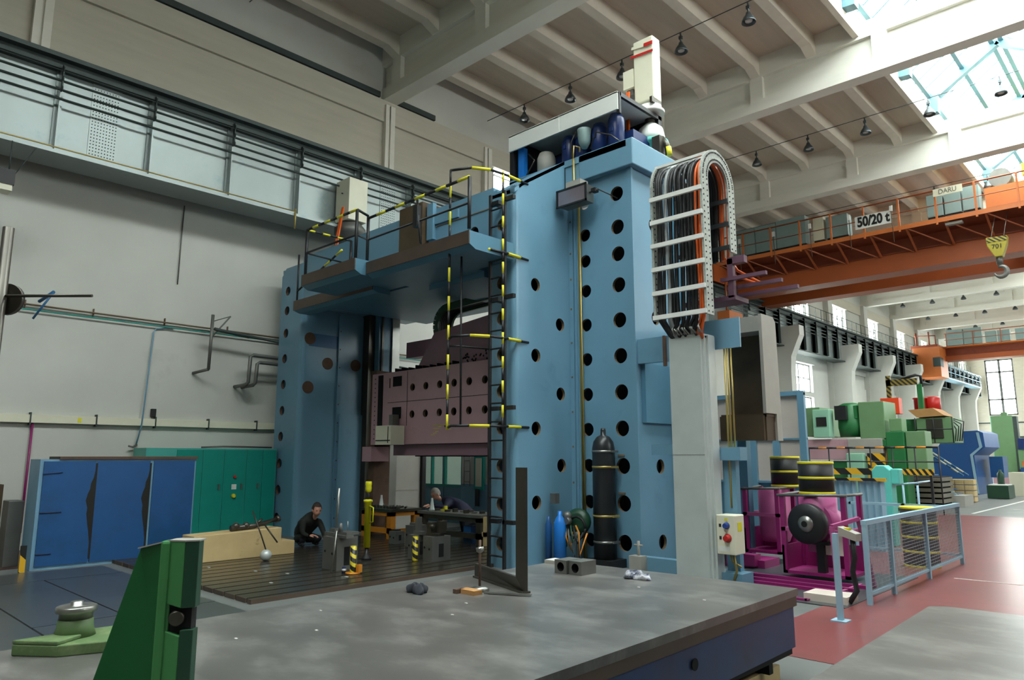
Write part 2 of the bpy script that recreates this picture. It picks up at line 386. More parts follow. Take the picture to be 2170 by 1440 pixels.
# ceiling: slabs, longitudinal ribs, cross beams, skylight
mb = MB(); mb.box(W - .4, -5.2, -7.4, YE + .4, 12.6, 12.8); mb.box(-1.2, XR + .3, -7.4, YE + .4, 12.6, 12.8)
struct('ceiling', mb, M['slab'])
BY = [(-5.2, -4.75), (2.7, 3.15), (10.52, 10.97), (18.1, 18.52), (25.62, 26.1), (33.6, 34.05), (41.85, 42.3), (47.85, 48.3), (53.8, 54.25), (59.7, 60.15), (65.6, 66.05), (71.5, 71.95)]
for y0, y1 in BY:
    mb = MB(); mb.box(W, XR, y0, y1, 11.03, 11.36); mb.box(W, XR, y0 + .13, y1 - .13, 11.36, 12.02); mb.box(W, -5.2, y0, y1, 12.02, 12.6); mb.box(-5.2, -1.2, y0, y1, 12.02, 12.45); mb.box(-1.2, XR, y0, y1, 12.02, 12.6)
    for i in range(8):
        x = -14.5 + 3.2*i
        if x < XR - .4: mb.box(x, x + .36, y0 + .002, y1 - .002, 11.35, 12.03)
    struct('trim_%d' % k, mb, M['beam']); k += 1
for (a0, a1), (b0, b1) in zip(BY, BY[1:]):
    mb = MB()
    for x in [-14.3, -12.7, -11.1, -9.5, -7.9, -6.35] + [.0, 1.6, 3.2, 4.8, 6.4]:
        mb.prism([(x - .16, a1, 12.6), (x - .16, a1, 12.04), (x - .16, a1 + .35, 12.2), (x - .16, b0 - .35, 12.2), (x - .16, b0, 12.04), (x - .16, b0, 12.6)], (.26, 0, 0))
    for x in (-5.32, -1.2): mb.prism([(x, a1, 12.6), (x, a1, 12.1), (x, b0, 12.1), (x, b0, 12.6)], (.14, 0, 0))
    struct('trim_%d' % k, mb, M['rib']); k += 1
# ridge skylight
mb = MB()
for y0, y1 in BY:
    for y in (y0 - .95, y1 + 3.1):
        for sx in (1, -1):
            X = lambda d: -3.2 + sx * d
            mb.bar((X(1.85), y, 12.35), (X(1.8), y, 12.95), .3, .3); mb.bar((X(1.9), y, 12.85), (X(0), y, 14.05), .2, .24); 
            mb.bar((X(1.95), y + .3, 12.75), (X(0), y + .3, 14.25), .07, .07)
struct('trim_%d' % k, mb, M['skyframe']); k += 1
mb = MB()
for x, z in ((-3.32, 14.0), (-3.08, 14.0), (-4.15, 13.5), (-2.25, 13.5), (-5.1, 12.85), (-1.3, 12.85)): mb.box(x - .06, x + .06, -7, YE, z, z + .12)
struct('trim_%d' % k, mb, M['skyframe']); k += 1
fr = MB(); y = -7
while y < YE:
    for sx in (1, -1): fr.bar((-3.2 + sx*2.0, y, 12.85), (-3.2, y, 14.3), .05, .04)
    y += .72
f = struct('window_%d' % n, fr, M['skyframe']); n += 1
g = MB()
for sx in (1, -1): g.prism([(-3.2 + sx*2.0, -7, 12.9), (-3.2, -7, 14.34), (-3.2, YE, 14.34), (-3.2 + sx*2.0, YE, 12.9)], (0, 0, .008))
build('glass', g, GL, f)

# ---------------------------------------------------------------- crane runway on the left wall
rw = thing('crane_runway_girder', 'long riveted grey-green steel crane runway girder running along the left wall', 'crane runway', (-14.3, 30, 6.85))
rv = MB().box(-14.2, -14.14, -6.5, 75.5, 6.9, 8.55).box(-14.14, -14.125, 3.53, 4.03, 6.98, 8.42).box(-14.14, -14.125, 10.0, 10.5, 6.98, 8.42).m(1)
for i in range(9):
    for j in range(22):
        rv.sphere((-14.125, 3.57 + .05*i, 7.0 + .063*j), .012, n=6, m=4)
        if i < 8: rv.sphere((-14.125, 10.05 + .055*i, 7.0 + .063*j), .012, n=6, m=4)
build('web_plate', rv, [M['runway'], M['runway2']], rw)
rv = MB().box(-14.6, -13.82, -6.5, 31, 6.8, 6.86).box(-14.14, -14.02, -6.5, 31, 6.86, 6.98).m(1).box(-14.6, -13.95, 31, 75.5, 6.8, 6.86)
for q in range(120): rv.m(1).sphere((-13.9, -1 + .1*q, 6.865), .012, n=5, m=4)
build('lower_flange', rv, [M['runway'], M['runway2']], rw)
build('upper_flange', MB().box(-14.7, -13.8, -6.5, 75.5, 8.55, 8.63).box(-14.14, -13.95, -6.5, 75.5, 8.42, 8.55), M['runway2'], rw)
build('service_walkway', MB().box(W + .02, -14.5, -6.5, 75.5, 8.5, 8.6), M['runway2'], rw)
build('crane_rail', MB().box(-14.22, -14.12, -6.5, 75.5, 8.63, 8.76), M['dsteel'], rw)
y = -3.3; q = 0
while y < 75:
    s_ = MB(); s_.box(-14.14, -13.95, y, y + .02, 6.86, 8.5); s_.box(-14.14, -14.1, y - .04, y + .08, 6.86, 8.5)
    if y > 31: s_.box(-14.14, -13.84, y, y + .05, 6.86, 8.5)
    build('stiffener', s_, M['runway2'] if y > 31 else M['runway'], rw)
    b_ = MB()
    for z in (8.02, 8.2, 8.38): b_.tube(arc((-13.88, y + .01, z), .045, -PI/2, PI/2, 5, (1, 0, 0), (0, 0, 1)), .012, 5)
    b_.box(-13.95, -13.86, y, y + .02, 7.98, 8.46); build('pipe_hook', b_, M['runway2'], rw)
    y += 1.57 if y < 31 else 1.5; q += 1
pp = MB()
for z in (7.84, 8.01, 8.18): pp.tube([(-13.93, -6, z), (-13.93, 75, z)], .022, 6)
pp.tube([(-13.9, -6, 8.36), (-13.9, 75, 8.36)], .012, 5)
build('conductor_pipes', pp, M['runway2'], rw)
build('drip_pipe', MB().tube([(-13.8, -6, 6.89), (-13.8, 7.55, 6.89)], .014, 5).tube([(-13.8, 7.55, 6.95), (-13.8, 7.55, 6.5)], .022, 6), M['brass'], rw)
# hand rail of the runway
hr = MB(); 
for z in (9.1, 9.6): hr.tube([(-14.5, 31, z), (-14.5, 75, z)], .018, 5)
y = 31
while y < 75: hr.tube([(-14.5, y, 8.6), (-14.5, y, 9.6)], .018, 5); y += .8
build('handrail', hr, M['runway2'], rw)

# ---------------------------------------------------------------- services on the left wall
t = thing('cable_trunking', 'long white cable trunking running along the left wall above the cabinets', 'cable trunking', (W + .06, 3.5, 2.2))
build('trunk', MB().box(W + .002, W + .1, -4, 12.0, 2.19, 2.33), M['cream'], t)
mb = MB()
for i in range(14): mb.box(W + .002, W + .12, -2.0 + i*1.05, -1.98 + i*1.05, 2.15, 2.37)
build('bracket', mb, M['runway2'], t); build('warning_label', MB().box(W + .1, W + .104, 4.0, 4.06, 2.21, 2.30), M['yellow'], t)
b = MB().tube([(W + .07, -6, 4.33), (W + .07, 7.0, 4.26), (W + .07, 14, 4.2)], .018, 6)
for y in (3.0, 4.1, 5.4, 6.7): b.box(W, W + .06, y, y + .015, 4.22, 4.36)
build('brown_wall_pipe', b, M['pipebrown'], label='thin brown pipe running along the left white wall above a teal pipe', cat='pipe')
build('teal_wall_pipe', MB().tube([(W + .07, -6, 4.235), (W + .07, 7, 4.17), (W + .07, 14, 4.11)], .014, 6), M['teal'], label='thin teal pipe running just under the brown pipe on the left wall', cat='pipe')
b = MB().tube([(W + .04, 5.6, 4.19), (W + .04, 5.26, 4.13), (W + .04, 5.21, 4.05), (W + .12, 5.1, 2.2), (W + .04, 5.05, 1.8)], .014, 6)
b.m(1).tube([(W + .04, 5.07, 1.82), (W + .1, 4.98, 1.78), (W + .1, 4.9, 1.8)], .02, 6)
build('blue_drop_pipe', b, [M['blue'], M['iron']], label='thin blue vertical pipe dropping down the left wall to the teal cabinets', cat='pipe')
build('magenta_drop_pipe', MB().tube([(W + .05, 3.31, 2.19), (W + .05, 3.3, .3)], .02, 6), M['magenta'], label='thin magenta vertical pipe below the trunking at the far left of the wall', cat='pipe')
b = MB().tube([(W + .45, 7.0, 4.12), (W + .45, 6.25, 4.2)], .035, 8); b.tube([(W + .45, 6.25, 4.2), (W + .45, 14, 3.6)], .03, 8)
build('exhaust_pipe', b, M['runway2'], label='thick grey pipe on a bracket leading right behind the left blue column', cat='pipe')
b = MB().tube([(W + .4, 6.22, 4.5), (W + .4, 6.2, 3.36)], .035, 8).tube([(W + .4, 6.2, 3.36), (W + .02, 6.05, 3.3)], .032, 8).tube([(W + .4, 6.2, 4.0), (W + .5, 6.55, 4.5)], .018, 6).tube([(W + .4, 6.2, 4.35), (W + .5, 6.55, 4.5)], .01, 5)
build('wall_bracket', b, M['iron'], label='grey bent-tube wall bracket holding the thick pipe left of the blue column', cat='bracket')
b = MB().tube([(W + .42, 3.34, 4.5), (W + .25, 3.1, 4.0)], .02, 8).tube([(W + .42, 3.34, 4.5), (W + .1, 3.2, 4.35)], .03, 6)
build('wall_bracket', b, M['band'], label='slim blue and brown bracket on the wall near the left edge behind the height gauge', cat='bracket')
for z, dy, lab in ((3.74, 0, 'upper of the two dark cranked pipes entering the wall beside the left blue column'), (3.6, .16, 'lower of the two dark cranked pipes entering the wall beside the left blue column')):
    build('cranked_pipe', MB().tube([(W + .45, 14, z - .1), (W + .45, 7.12 + dy, z), (W + .45, 7.06 + dy, z - .04), (W + .45, 7.04 + dy, 3.15), (W + .42, 7.0 + dy, 3.1), (W + .03, 6.95 + dy, 3.08)], .04, 8), M['iron'], label=lab, cat='pipe')
build('wall_conduit', MB().tube([(W + .03, 5.62, 6.8), (W + .03, 5.6, 5.1)], .012, 5), M['iron'], label='thin grey vertical conduit on the white wall below the crane runway', cat='conduit')
build('wall_conduit', MB().tube([(W + .03, 2.3, 6.8), (W + .03, 2.28, 5.3)], .012, 5), M['iron'], label='thin vertical conduit on the wall at the far left edge', cat='conduit')
t = thing('strip_light', 'dark hanging light fitting below the runway at the left edge', 'light fitting', (-13.8, 2.2, 5.9))
build('housing', MB().box(-13.95, -13.65, 1.2, 2.42, 6.0, 6.25), M['black'], t); build('diffuser', MB().box(-13.93, -13.67, 1.2, 2.4, 5.9, 6.0), M['cream'], t)
build('hanger', MB().tube([(-13.8, 2.35, 6.25), (-13.8, 2.35, 6.8)], .012, 5).tube([(-13.8, 2.42, 6.2), (-13.82, 2.7, 6.8)], .008, 5), M['runway2'], t)
build('wall_socket', MB().box(W, W + .08, 5.28, 5.37, 2.37, 2.53), M['black'], label='small black box sitting on the wall trunking above the teal cabinets', cat='socket', bevel=.01)

# ---------------------------------------------------------------- high bay lamps
def make_lamp(loc, label, z=11.28):
    x, y = loc; L_ = thing('high_bay_lamp', label, 'ceiling lamp', (x, y, z))
    build('shade', MB().lathe([(.03, .26), (.05, .25), (.06, .2), (.12, .12), (.155, .04), (.16, 0), (.15, .0), (.11, .11), (.05, .18)], (x, y, z), n=16), M['lamp'], L_)
    build('bulb', MB().lathe([(.005, .02), (.08, .03), (.09, .08), (.04, .16)], (x, y, z), n=12), M['lampin'], L_)
    build('stem', MB().tube([(x, y, z + .25), (x, y, z + .5)], .022, 6).box(x - .04, x + .04, y - .03, y + .03, z + .34, z + .42), M['lamp'], L_)
    return L_
ROWS = [(14.4, 'nearest lamp row'), (22.2, 'second lamp row'), (30, 'third lamp row above the crane'), (45, 'fourth lamp row'), (51, 'fifth lamp row'), (57, 'sixth lamp row'), (63, 'seventh lamp row'), (69, 'farthest lamp row')]
for yc in (6.7, -1.2): build('lamp_cable', MB().tube([(W + .1, yc, 12.0), (XR, yc, 12.0)], .012, 5), M['runway2'], label='thin bare suspension cable crossing the ceiling at the upper left' if yc > 0 else 'thin suspension cable above the photographer', cat='cable')
ORD = ['first', 'second', 'third', 'fourth', 'fifth', 'sixth', 'seventh', 'eighth']
XL = [-13.3 + 1.73*i for i in range(8)]
lp0 = None
for y, nm in ROWS:
    cb = MB(); cb.tube([(W + .1, y, 11.8), (XR, y, 11.8)], .012, 5)
    cable = build('lamp_cable', cb, M['runway2'], label='thin suspension cable spanning the ceiling along the %s' % nm, cat='cable')
    for i, x in enumerate(XL):
        if y < 15 and i > 4: continue
        if y == 30 and i < 4: continue
        lab = 'bell lamp, %s from the left wall in the %s' % (ORD[i], nm)
        if lp0 is None: lp0 = make_lamp((x, y), lab)
        else: L2 = dup(lp0, (x, y, 11.28), lab)
for o in list(S.objects):
    if o.name.startswith('high_bay_lamp'): o['group'] = 'bell shaped lamps hanging in rows below the ceiling'
# ================================================================ THE PORTAL MILLING MACHINE
G = thing('portal_milling_machine', 'huge light blue portal milling machine with two columns full of round holes', 'milling machine', (-10.4, 9, 0))
HZ = [.34, .91, 1.46, 2.02, 2.57, 3.13, 3.69, 4.25, 4.75, 5.19, 5.74]
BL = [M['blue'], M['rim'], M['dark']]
def rect(a, b, c, d): return [(a, c), (b, c), (b, d), (a, d)]
# right column
c = MB()
c.panel((0, 7.68, 0), (1, 0, 0), (0, 0, 1), rect(-7.79, -7.4, 0, 5.75), [(-7.58, z, .1) for z in HZ[:10]], .06)
cor = arc((-7.4, 7.78, 0), .1, -PI/2, 0, 6, (1, 0, 0), (0, 1, 0))
for a, b in zip(cor, cor[1:]):
    f = c.face([c.bm.verts.new(a), c.bm.verts.new(b), c.bm.verts.new(b + Vector((0, 0, 5.8))), c.bm.verts.new(a + Vector((0, 0, 5.76)))])
c.panel((-7.3, 0, 0), (0, 1, 0), (0, 0, 1), [(7.78, 0), (9.02, 0), (9.02, 6.53), (8.9, 6.53), (7.9, 5.9), (7.78, 5.8)],
        [(8.15, z, .105) for z in (.92, 2.02, 3.14, 4.26)] + [(8.74, z, .105) for z in (.34, 1.46, 2.58, 3.70)], .05)
c.panel((0, 9.02, 0), (1, 0, 0), (0, 0, 1), rect(-7.3, -6.05, 0, 6.5), [(-6.98, z, .105) for z in HZ] + [(-6.33, z, .12) for z in HZ], .05)
c.panel((-6.05, 0, 0), (0, 1, 0), (0, 0, 1), rect(9.02, 10.7, 0, 6.5), [(9.6, z, .11) for z in (.33, 1.45, 3.76, 5.28)], .05)
c.m(0).box(-7.79, -7.7, 7.7, 10.7, 0, 5.8).box(-7.79, -6.05, 10.6, 10.7, 0, 6.5)
c.prism([(-7.79, 7.68, 5.72), (-7.79, 7.9, 5.9), (-7.79, 8.9, 6.53), (-7.79, 8.9, 6.47), (-7.79, 7.9, 5.84), (-7.79, 7.68, 5.66)], (.49, 0, 0))
c.box(-8.6, -6.05, 8.9, 10.7, 6.42, 6.53).box(-8.6, -7.3, 8.9, 8.96, 5.8, 6.5)
c.m(0).box(-7.2, -7.16, 9.0, 9.03, 0, 6.4).box(-7.3, -7.22, 8.99, 9.02, 0, 6.4).box(-6.11, -6.03, 8.99, 9.04, 0, 6.1)
for z in HZ: c.m(1).box(-7.275, -7.25, 8.98, 8.99, z - .28, z - .25)
c.m(1).box(-6.42, -6.3, 9.005, 9.018, 1.60, 1.63).box(-6.42, -6.3, 9.005, 9.018, 1.04, 1.07)
c.m(2).box(-7.3, -6.12, 9.6, 9.65, 0, 6.4).box(-7.66, -7.6, 7.8, 9.6, 0, 5.7).box(-6.6, -6.55, 9.1, 10.6, 0, 6.4)  # near-black liners paint in the shade seen through the holes
build('column', c, BL, G, 'right blue column of the machine, stepped, with the ladder on its front')
c = MB().box(-7.0, -5.93, 8.9, 10.75, 6.1, 6.54).box(-7.32, -7.0, 8.92, 9.1, 5.9, 6.535); build('column_cap', c, M['blue'], G, bevel=.015)
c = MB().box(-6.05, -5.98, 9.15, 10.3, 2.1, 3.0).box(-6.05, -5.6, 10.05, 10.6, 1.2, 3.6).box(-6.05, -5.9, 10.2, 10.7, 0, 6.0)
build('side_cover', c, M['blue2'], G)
# left column
c = MB()
c.panel((0, 7.68, 0), (1, 0, 0), (0, 0, 1), [(-14.47, 0), (-13.62, 0), (-13.62, 5.72), (-14.3, 5.72), (-14.47, 5.55)], [(-14.185, z, .1) for z in HZ[:10]], .06)
cor = arc((-13.62, 7.8, 0), .12, -PI/2, 0, 6, (1, 0, 0), (0, 1, 0))
for a, b in zip(cor, cor[1:]):
    c.m(0).face([c.bm.verts.new(a), c.bm.verts.new(b), c.bm.verts.new(b + Vector((0, 0, 5.72))), c.bm.verts.new(a + Vector((0, 0, 5.72)))])
c.m(0).box(-13.6, -13.5, 7.8, 9.2, 0, 5.7).box(-14.47, -14.4, 7.74, 10.4, 0, 5.6).box(-14.47, -13.5, 7.7, 10.4, 5.62, 5.7)
c.box(-13.5, -13.46, 8.56, 8.64, 0, 4.7).box(-13.5, -13.42, 8.62, 9.2, 0, 2.5).m(0).box(-13.5, -13.48, 8.64, 9.2, 2.5, 4.7)
c.m(3).box(-13.505, -13.494, 7.85, 9.2, 3.92, 4.2)
c.m(1)
for y, z in ((7.87, 4.08), (8.32, 3.58), (9.02, 3.6), (7.87, 3.04)): c.lathe([(.13, 0), (.13, .012)], (-13.5 if y < 8.6 else -13.48, y, z), (1, 0, 0), 20)
c.m(1)
for i in range(11): c.box(-13.46, -13.455, 8.59, 8.61, .3 + .4*i, .33 + .4*i)
build('column', c, [M['blue'], M['rust'], M['dark'], M['band']], G, 'left blue column of the machine with a row of holes down its narrow front')
c = MB().m(1).box(-13.5, -13.25, 9.2, 9.36, 0, 5).m(0).box(-13.5, -13.1, 9.36, 9.7, .4, 5).m(2).box(-13.45, -13.05, 9.7, 9.9, .4, 5).m(1).box(-13.1, -13.06, 9.42, 9.46, .4, 5)
build('guideway', c, [M['blue2'], M['dsteel'], M['steel']], G)
build('guideway_cover', MB().box(-13.4, -13.1, 9.75, 10.62, 0, 2.1).box(-13.1, -13.09, 9.75, 10.6, .85, .87).m(1).box(-13.2, -13.02, 10.62, 10.72, 0, 2.0), [M['boxgrey'], M['black']], G)
# bridge between the columns
c = MB(); c.panel((0, 7.70, 0), (1, 0, 0), (0, 0, 1), rect(-13.62, -7.79, 4.75, 5.86), [(-8.24, 5.2, .11), (-13.0, 5.2, .1)], .05)
c.m(0).box(-13.62, -7.79, 7.75, 10.5, 5.78, 5.86).box(-13.62, -7.79, 7.75, 10.5, 4.75, 4.83).box(-13.62, -7.79, 10.42, 10.5, 4.8, 5.8)
c.m(1).box(-9.3, -7.79, 7.685, 7.70, 5.52, 5.535)
c.m(0).box(-9.36, -9.2, 7.62, 7.7, 5.3, 5.95).box(-9.2, -8.6, 7.66, 7.7, 5.56, 5.7).box(-11.8, -10.0, 7.64, 7.7, 5.1, 5.86)
build('bridge_beam', c, BL, G)
build('red_emblem', MB().lathe([(.07, 0), (.07, .01)], (-11.65, 7.64, 5.32), (0, -1, 0), 16), M['redp'], G)
build('counterweight_box', MB().box(-10.05, -9.4, 7.55, 8.0, 5.2, 6.0), M['brown'], G)
# platforms under the bridge
def deck(nm, x0, x1, y0, y1, z0, z1):
    d = MB(); d.m(1).box(x0, x1, y0, y0 + .015, z1 - .2, z1).m(0).box(x0, x1, y0 + .015, y1, z1 - .03, z1)
    d.prism([(x0, y0 + .02, z1 - .2), (x0, y0 + .14, z0), (x0, y1, z0), (x0, y1, z1 - .03), (x0, y0 + .02, z1 - .03)][::-1], (x1 - x0, 0, 0))
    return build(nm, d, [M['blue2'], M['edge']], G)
deck('walkway_platform', -11.55, -9.85, 6.5, 7.66, 4.6, 4.86)
deck('walkway_platform', -9.84, -7.3, 6.72, 7.66, 4.56, 4.82)
deck('walkway_platform', -13.15, -10.4, 7.25, 7.64, 4.5, 4.74)
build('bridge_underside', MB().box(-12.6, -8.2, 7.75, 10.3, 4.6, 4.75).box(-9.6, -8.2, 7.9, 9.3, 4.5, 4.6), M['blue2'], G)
# railing of the platform
def strip_bar(m, p, q, r, n, duty=.5, ph=0):
    p, q = Vector(p), Vector(q)
    for i in range(n):
        a = p.lerp(q, i / n); b = p.lerp(q, (i + duty) / n); e = p.lerp(q, (i + 1) / n)
        m.m((0 + ph) % 2).tube([a, b], r, 7).m((1 + ph) % 2).tube([b, e], r, 7)
    m.m(0)
r_ = MB()
P1, P2, P3, P4 = (-11.5, 6.55), (-9.9, 6.55), (-9.9, 6.78), (-7.36, 6.78)
strip_bar(r_, P1 + (5.72,), P2 + (5.72,), .024, 4); r_.tube([P2 + (5.72,), P3 + (5.66,)], .022, 7); strip_bar(r_, P3 + (5.62,), P4 + (5.66,), .024, 5)
strip_bar(r_, (-11.5, 7.5, 5.72), P1 + (5.72,), .02, 3)
build('handrail', r_, [M['black'], M['yellow']], G)
r_ = MB(); strip_bar(r_, (-13.1, 7.3, 4.95), (-11.5, 7.3, 5.5), .02, 4); build('handrail', r_, [M['black'], M['yellow']], G)
r_ = MB(); r_.tube([P1 + (5.28,), P2 + (5.28,)], .018, 6).tube([P2 + (5.28,), P3 + (5.24,), P4 + (5.26,)], .018, 6).tube([(-11.5, 7.5, 5.25), P1 + (5.28,)], .016, 6)
build('mid_rail', r_, M['black'], G)
for p, z in ((P1, 5.72), (P2, 5.72), (P3, 5.64), (P4, 5.66), ((-11.5, 7.5), 5.72)): build('rail_post', MB().tube([p + (4.86,), p + (z,)], .028, 7), M['black'], G)
build('rail_post', MB().tube([(-13.1, 7.3, 4.7), (-13.1, 7.3, 5.72)], .02, 7), M['black'], G)
c = MB(); c.tube([(-8.55, 6.76, 5.6), (-8.5, 6.76, 5.2), (-8.42, 6.74, 4.86)], .02, 6).box(-8.6, -8.5, 6.72, 6.8, 5.15, 5.5); build('hanging_control', c, M['black'], G)
# ladder with its cage
ld = build('ladder', MB().box(-7.64, -7.6, 7.45, 7.49, .02, 5.62).box(-7.33, -7.29, 7.45, 7.49, .02, 5.62), M['black'], G, 'black steel ladder')
z = .2
while z < 5.6: build('rung', MB().tube([(-7.62, 7.47, z), (-7.31, 7.47, z)], .014, 6), M['black'], ld); z += .272
for z in (.68, 2.3, 3.95, 5.48): build('wall_bracket', MB().box(-7.66, -7.45, 7.47, 7.55, z - .03, z + .03).box(-7.33, -7.12, 7.45, 7.51, z - .03, z + .03).box(-7.6, -7.56, 7.5, 7.68, z - .02, z + .02), M['black'], ld)
for z in (2.03, 3.32, 4.62, 5.86):
    h = MB(); pts = [Vector(p) for p in ((-7.3, 7.98, z), (-7.27, 7.5, z), (-7.3, 7.15, z), (-7.45, 6.9, z), (-7.7, 6.78, z), (-7.86, 6.85, z + (.06 if z > 4 else -.02)))]
    h.tube(pts[:2], .02, 6).m(1).tube([pts[1].lerp(pts[0], .6), pts[1]], .024, 6).m(0).tube(pts[1:3], .02, 6).m(1).tube(pts[2:4], .024, 6).m(0).tube(pts[3:], .02, 6)
    build('cage_hoop', h, [M['black'], M['yellow']], ld)
for (x, y, n_, ph) in ((-7.28, 7.4, 11, 0), (-7.83, 6.82, 9, 1)):
    h = MB(); strip_bar(h, (x, y, 1.98), (x, y, 5.9), .018, n_, .5, ph); build('cage_bar', h, [M['black'], M['yellow']], ld)
build('cage_bar', MB().tube([(-7.72, 6.98, 2.02), (-7.74, 6.98, 4.62)], .016, 6), M['black'], ld)
for pts_ in ([(-7.63, 7.47, 3.2), (-7.74, 6.98, 3.2), (-7.86, 6.85, 3.2)], [(-7.63, 7.47, 4.62), (-7.8, 6.9, 4.62)], [(-7.63, 7.47, 2.05), (-7.86, 6.8, 2.03)]): build('cage_brace', MB().tube(pts_, .015, 6), M['black'], ld)
# pink cross rail
X0, X1, Yc = -11.95, -7.8, 8.8
c = MB(); hs = [(-11.15 + .41*i, zz, .075) for i in range(8) for zz in (2.95, 2.42)]
c.panel((0, Yc, 0), (1, 0, 0), (0, 0, 1), rect(X0, X1, 1.84, 3.30), hs + [(-11.62, 3.1, .0)][:0], .06)
c.m(0).box(X0, X1, Yc + .06, 9.7, 3.24, 3.3).box(X0, X1, Yc + .06, 9.7, 1.84, 1.9).box(X0, X0 + .06, Yc + .06, 9.7, 1.9, 3.24)
c.m(2).box(-11.78, -11.5, Yc - .008, Yc, 3.0, 3.2).box(-11.78, -11.5, Yc - .008, Yc, 2.35, 2.58).box(-11.9, -11.88, Yc - .006, Yc, 2.98, 3.18).box(X0, X1, Yc - .004, Yc, 2.675, 2.685).box(-11.32, -11.31, Yc - .004, Yc, 2.2, 3.28)
c.box(X0 + .06, X1, Yc + .42, Yc + .46, 1.9, 3.24)  # dark sheet behind the holes, painting in the shade inside the rail
c.box(X0 + .3, X1, Yc + .5, 9.5, 1.6, 1.84)
build('cross_rail', c, [M['pink'], M['rim'], M['dark'], M['pinkd']], G, 'dusty pink cross rail with two rows of round holes')
c = MB(); c.prism([(-11.3, 9.0, 3.3), (-10.75, 9.0, 4.02), (X1, 9.0, 4.3), (X1, 9.0, 3.3)], (0, .7, 0))
c.m(1)
for i in range(60): c.sphere((-9.9 + random.random()*2.0, 8.995, 3.33 + random.random()*.22), .018, .01, .02, n=6, m=4)
c.m(0).box(-12.6, -10.8, 9.75, 10.0, 3.75, 4.1)
for i in range(9): c.m(1).box(-11.8 + .22*i, -11.77 + .22*i, 8.85, 9.0, 3.3, 3.36 + .05*random.random())
build('rail_hood', c, [M['pinkd'], M['dark']], G)
c = MB().box(-12.5, X0, Yc, 9.4, 1.84, 3.3).m(1).box(-12.28, -12.12, Yc - .01, Yc, 2.2, 3.26).m(0).box(-12.72, -12.4, Yc - .05, 9.2, 1.5, 1.8)
for i in range(14): c.m(1).box(-12.4, -12.38, Yc - .006, Yc, 1.95 + .095*i, 1.97 + .095*i)
build('rail_end_plate', c, [M['pink'], M['dark']], G)
build('tool_head_cover', MB().box(-12.7, -12.5, 8.9, 9.3, 0.02, 3.4), M['rust'], G)
c = MB().box(-11.85, -11.35, 8.45, 8.78, 1.83, 2.2).m(1).box(-11.83, -11.37, 8.44, 8.45, 1.9, 1.92).box(-11.44, -11.43, 8.44, 8.45, 1.86, 2.18).m(2).box(-11.62, -11.5, 8.6, 8.75, 2.2, 2.42)
build('control_box', c, [M['cream'], M['ink'], M['iron']], G, 'small cream box on the pink cross rail')
c = MB()
for i in range(7): c.box(-10.6 + random.random()*.7, -10.45 + random.random()*.5, Yc - .004, Yc, 2.0 + .03*i, 2.01 + .03*i)
build('chalk_marks', c, M['yellow'], G)
c = MB().box(X0 + .1, X1, 8.9, 9.7, 1.62, 1.83); build('lower_guide', c, M['pinkd'], G)
# green cable drag chain under the bridge
def ribbon(m, path, w, t, ax):
    ax = Vector(ax)
    for a, b in zip(path, path[1:]):
        d = (b - a); nrm = d.cross(ax).normalized() * t
        m.prism([a - nrm, b - nrm, b + nrm, a + nrm], ax * w)
path = [Vector((-7.8, 9.05, 4.62)), Vector((-9.0, 9.05, 4.56)), Vector((-10.4, 9.05, 4.50))] + arc((-10.45, 9.05, 4.16), .34, PI/2, PI*1.45, 12, (1, 0, 0), (0, 0, 1))
c = MB(); ribbon(c, path, .05, .07, (0, 1, 0)); path2 = [p + Vector((0, .36, 0)) for p in path]; ribbon(c, path2, .05, .07, (0, 1, 0))
build('drag_chain', c, M['dgreen'], G, 'dark green cable chain under the bridge')
c = MB()
for k_ in range(7): c.tube([p + Vector((0, 0.06 + .045*k_, 0)) for p in path], .03, 6)
build('hoses', c, M['rubber'], G)
# servo motors on top
c = MB().box(-14.05, -13.5, 8.7, 9.2, 6.95, 7.95).m(1).box(-13.78, -13.74, 8.66, 8.7, 7.6, 7.62)
mo = build('servo_motor', c, [M['cream'], M['ink']], G, 'tall white drive motor above the left column', bevel=.02)
build('motor_flange', MB().lathe([(.3, 0), (.3, .3), (.36, .32), (.36, .45), (.24, .6)], (-13.8, 8.95, 6.35), n=20).box(-14.05, -13.3, 8.7, 9.2, 5.8, 6.4), M['iron'], G)
build('motor_cable', MB().tube([(-13.55, 8.6, 7.2), (-13.5, 8.45, 6.4), (-13.4, 8.4, 5.86)], .025, 6).tube([(-13.6, 8.6, 7.2), (-13.58, 8.45, 6.4), (-13.5, 8.4, 5.86)], .02, 6), M['orcab'], G)
x, y = -6.4, 10.2
c = MB().box(-6.62, -6.22, 10.05, 10.3, 7.74, 8.93); mo = build('servo_motor', c, M['cream'], G, 'tall white drive motor with red and white tape on top of the right column', bevel=.02)
c = MB(); c.bar((-6.64, 10.035, 8.82), (-6.2, 10.035, 8.76), .012, .05).m(1).bar((-6.66, 10.03, 8.65), (-6.2, 10.03, 8.62), .012, .04).bar((-6.38, 10.025, 8.78), (-6.2, 10.025, 8.77), .014, .06)
build('barrier_tape', c, [M['cream'], M['redp']], mo)
build('junction_box', MB().box(-6.85, -6.63, 10.05, 10.3, 8.1, 8.45).m(1).box(-6.8, -6.68, 10.1, 10.25, 7.98, 8.1), [M['cream'], M['iron']], mo)
c = MB().m(1).lathe([(.1, .38), (.1, .58)], (x, y, 6.95), n=24).box(-6.6, -6.55, 10.0, 10.3, 7.66, 7.76).box(-6.28, -6.23, 10.0, 10.3, 7.66, 7.76)
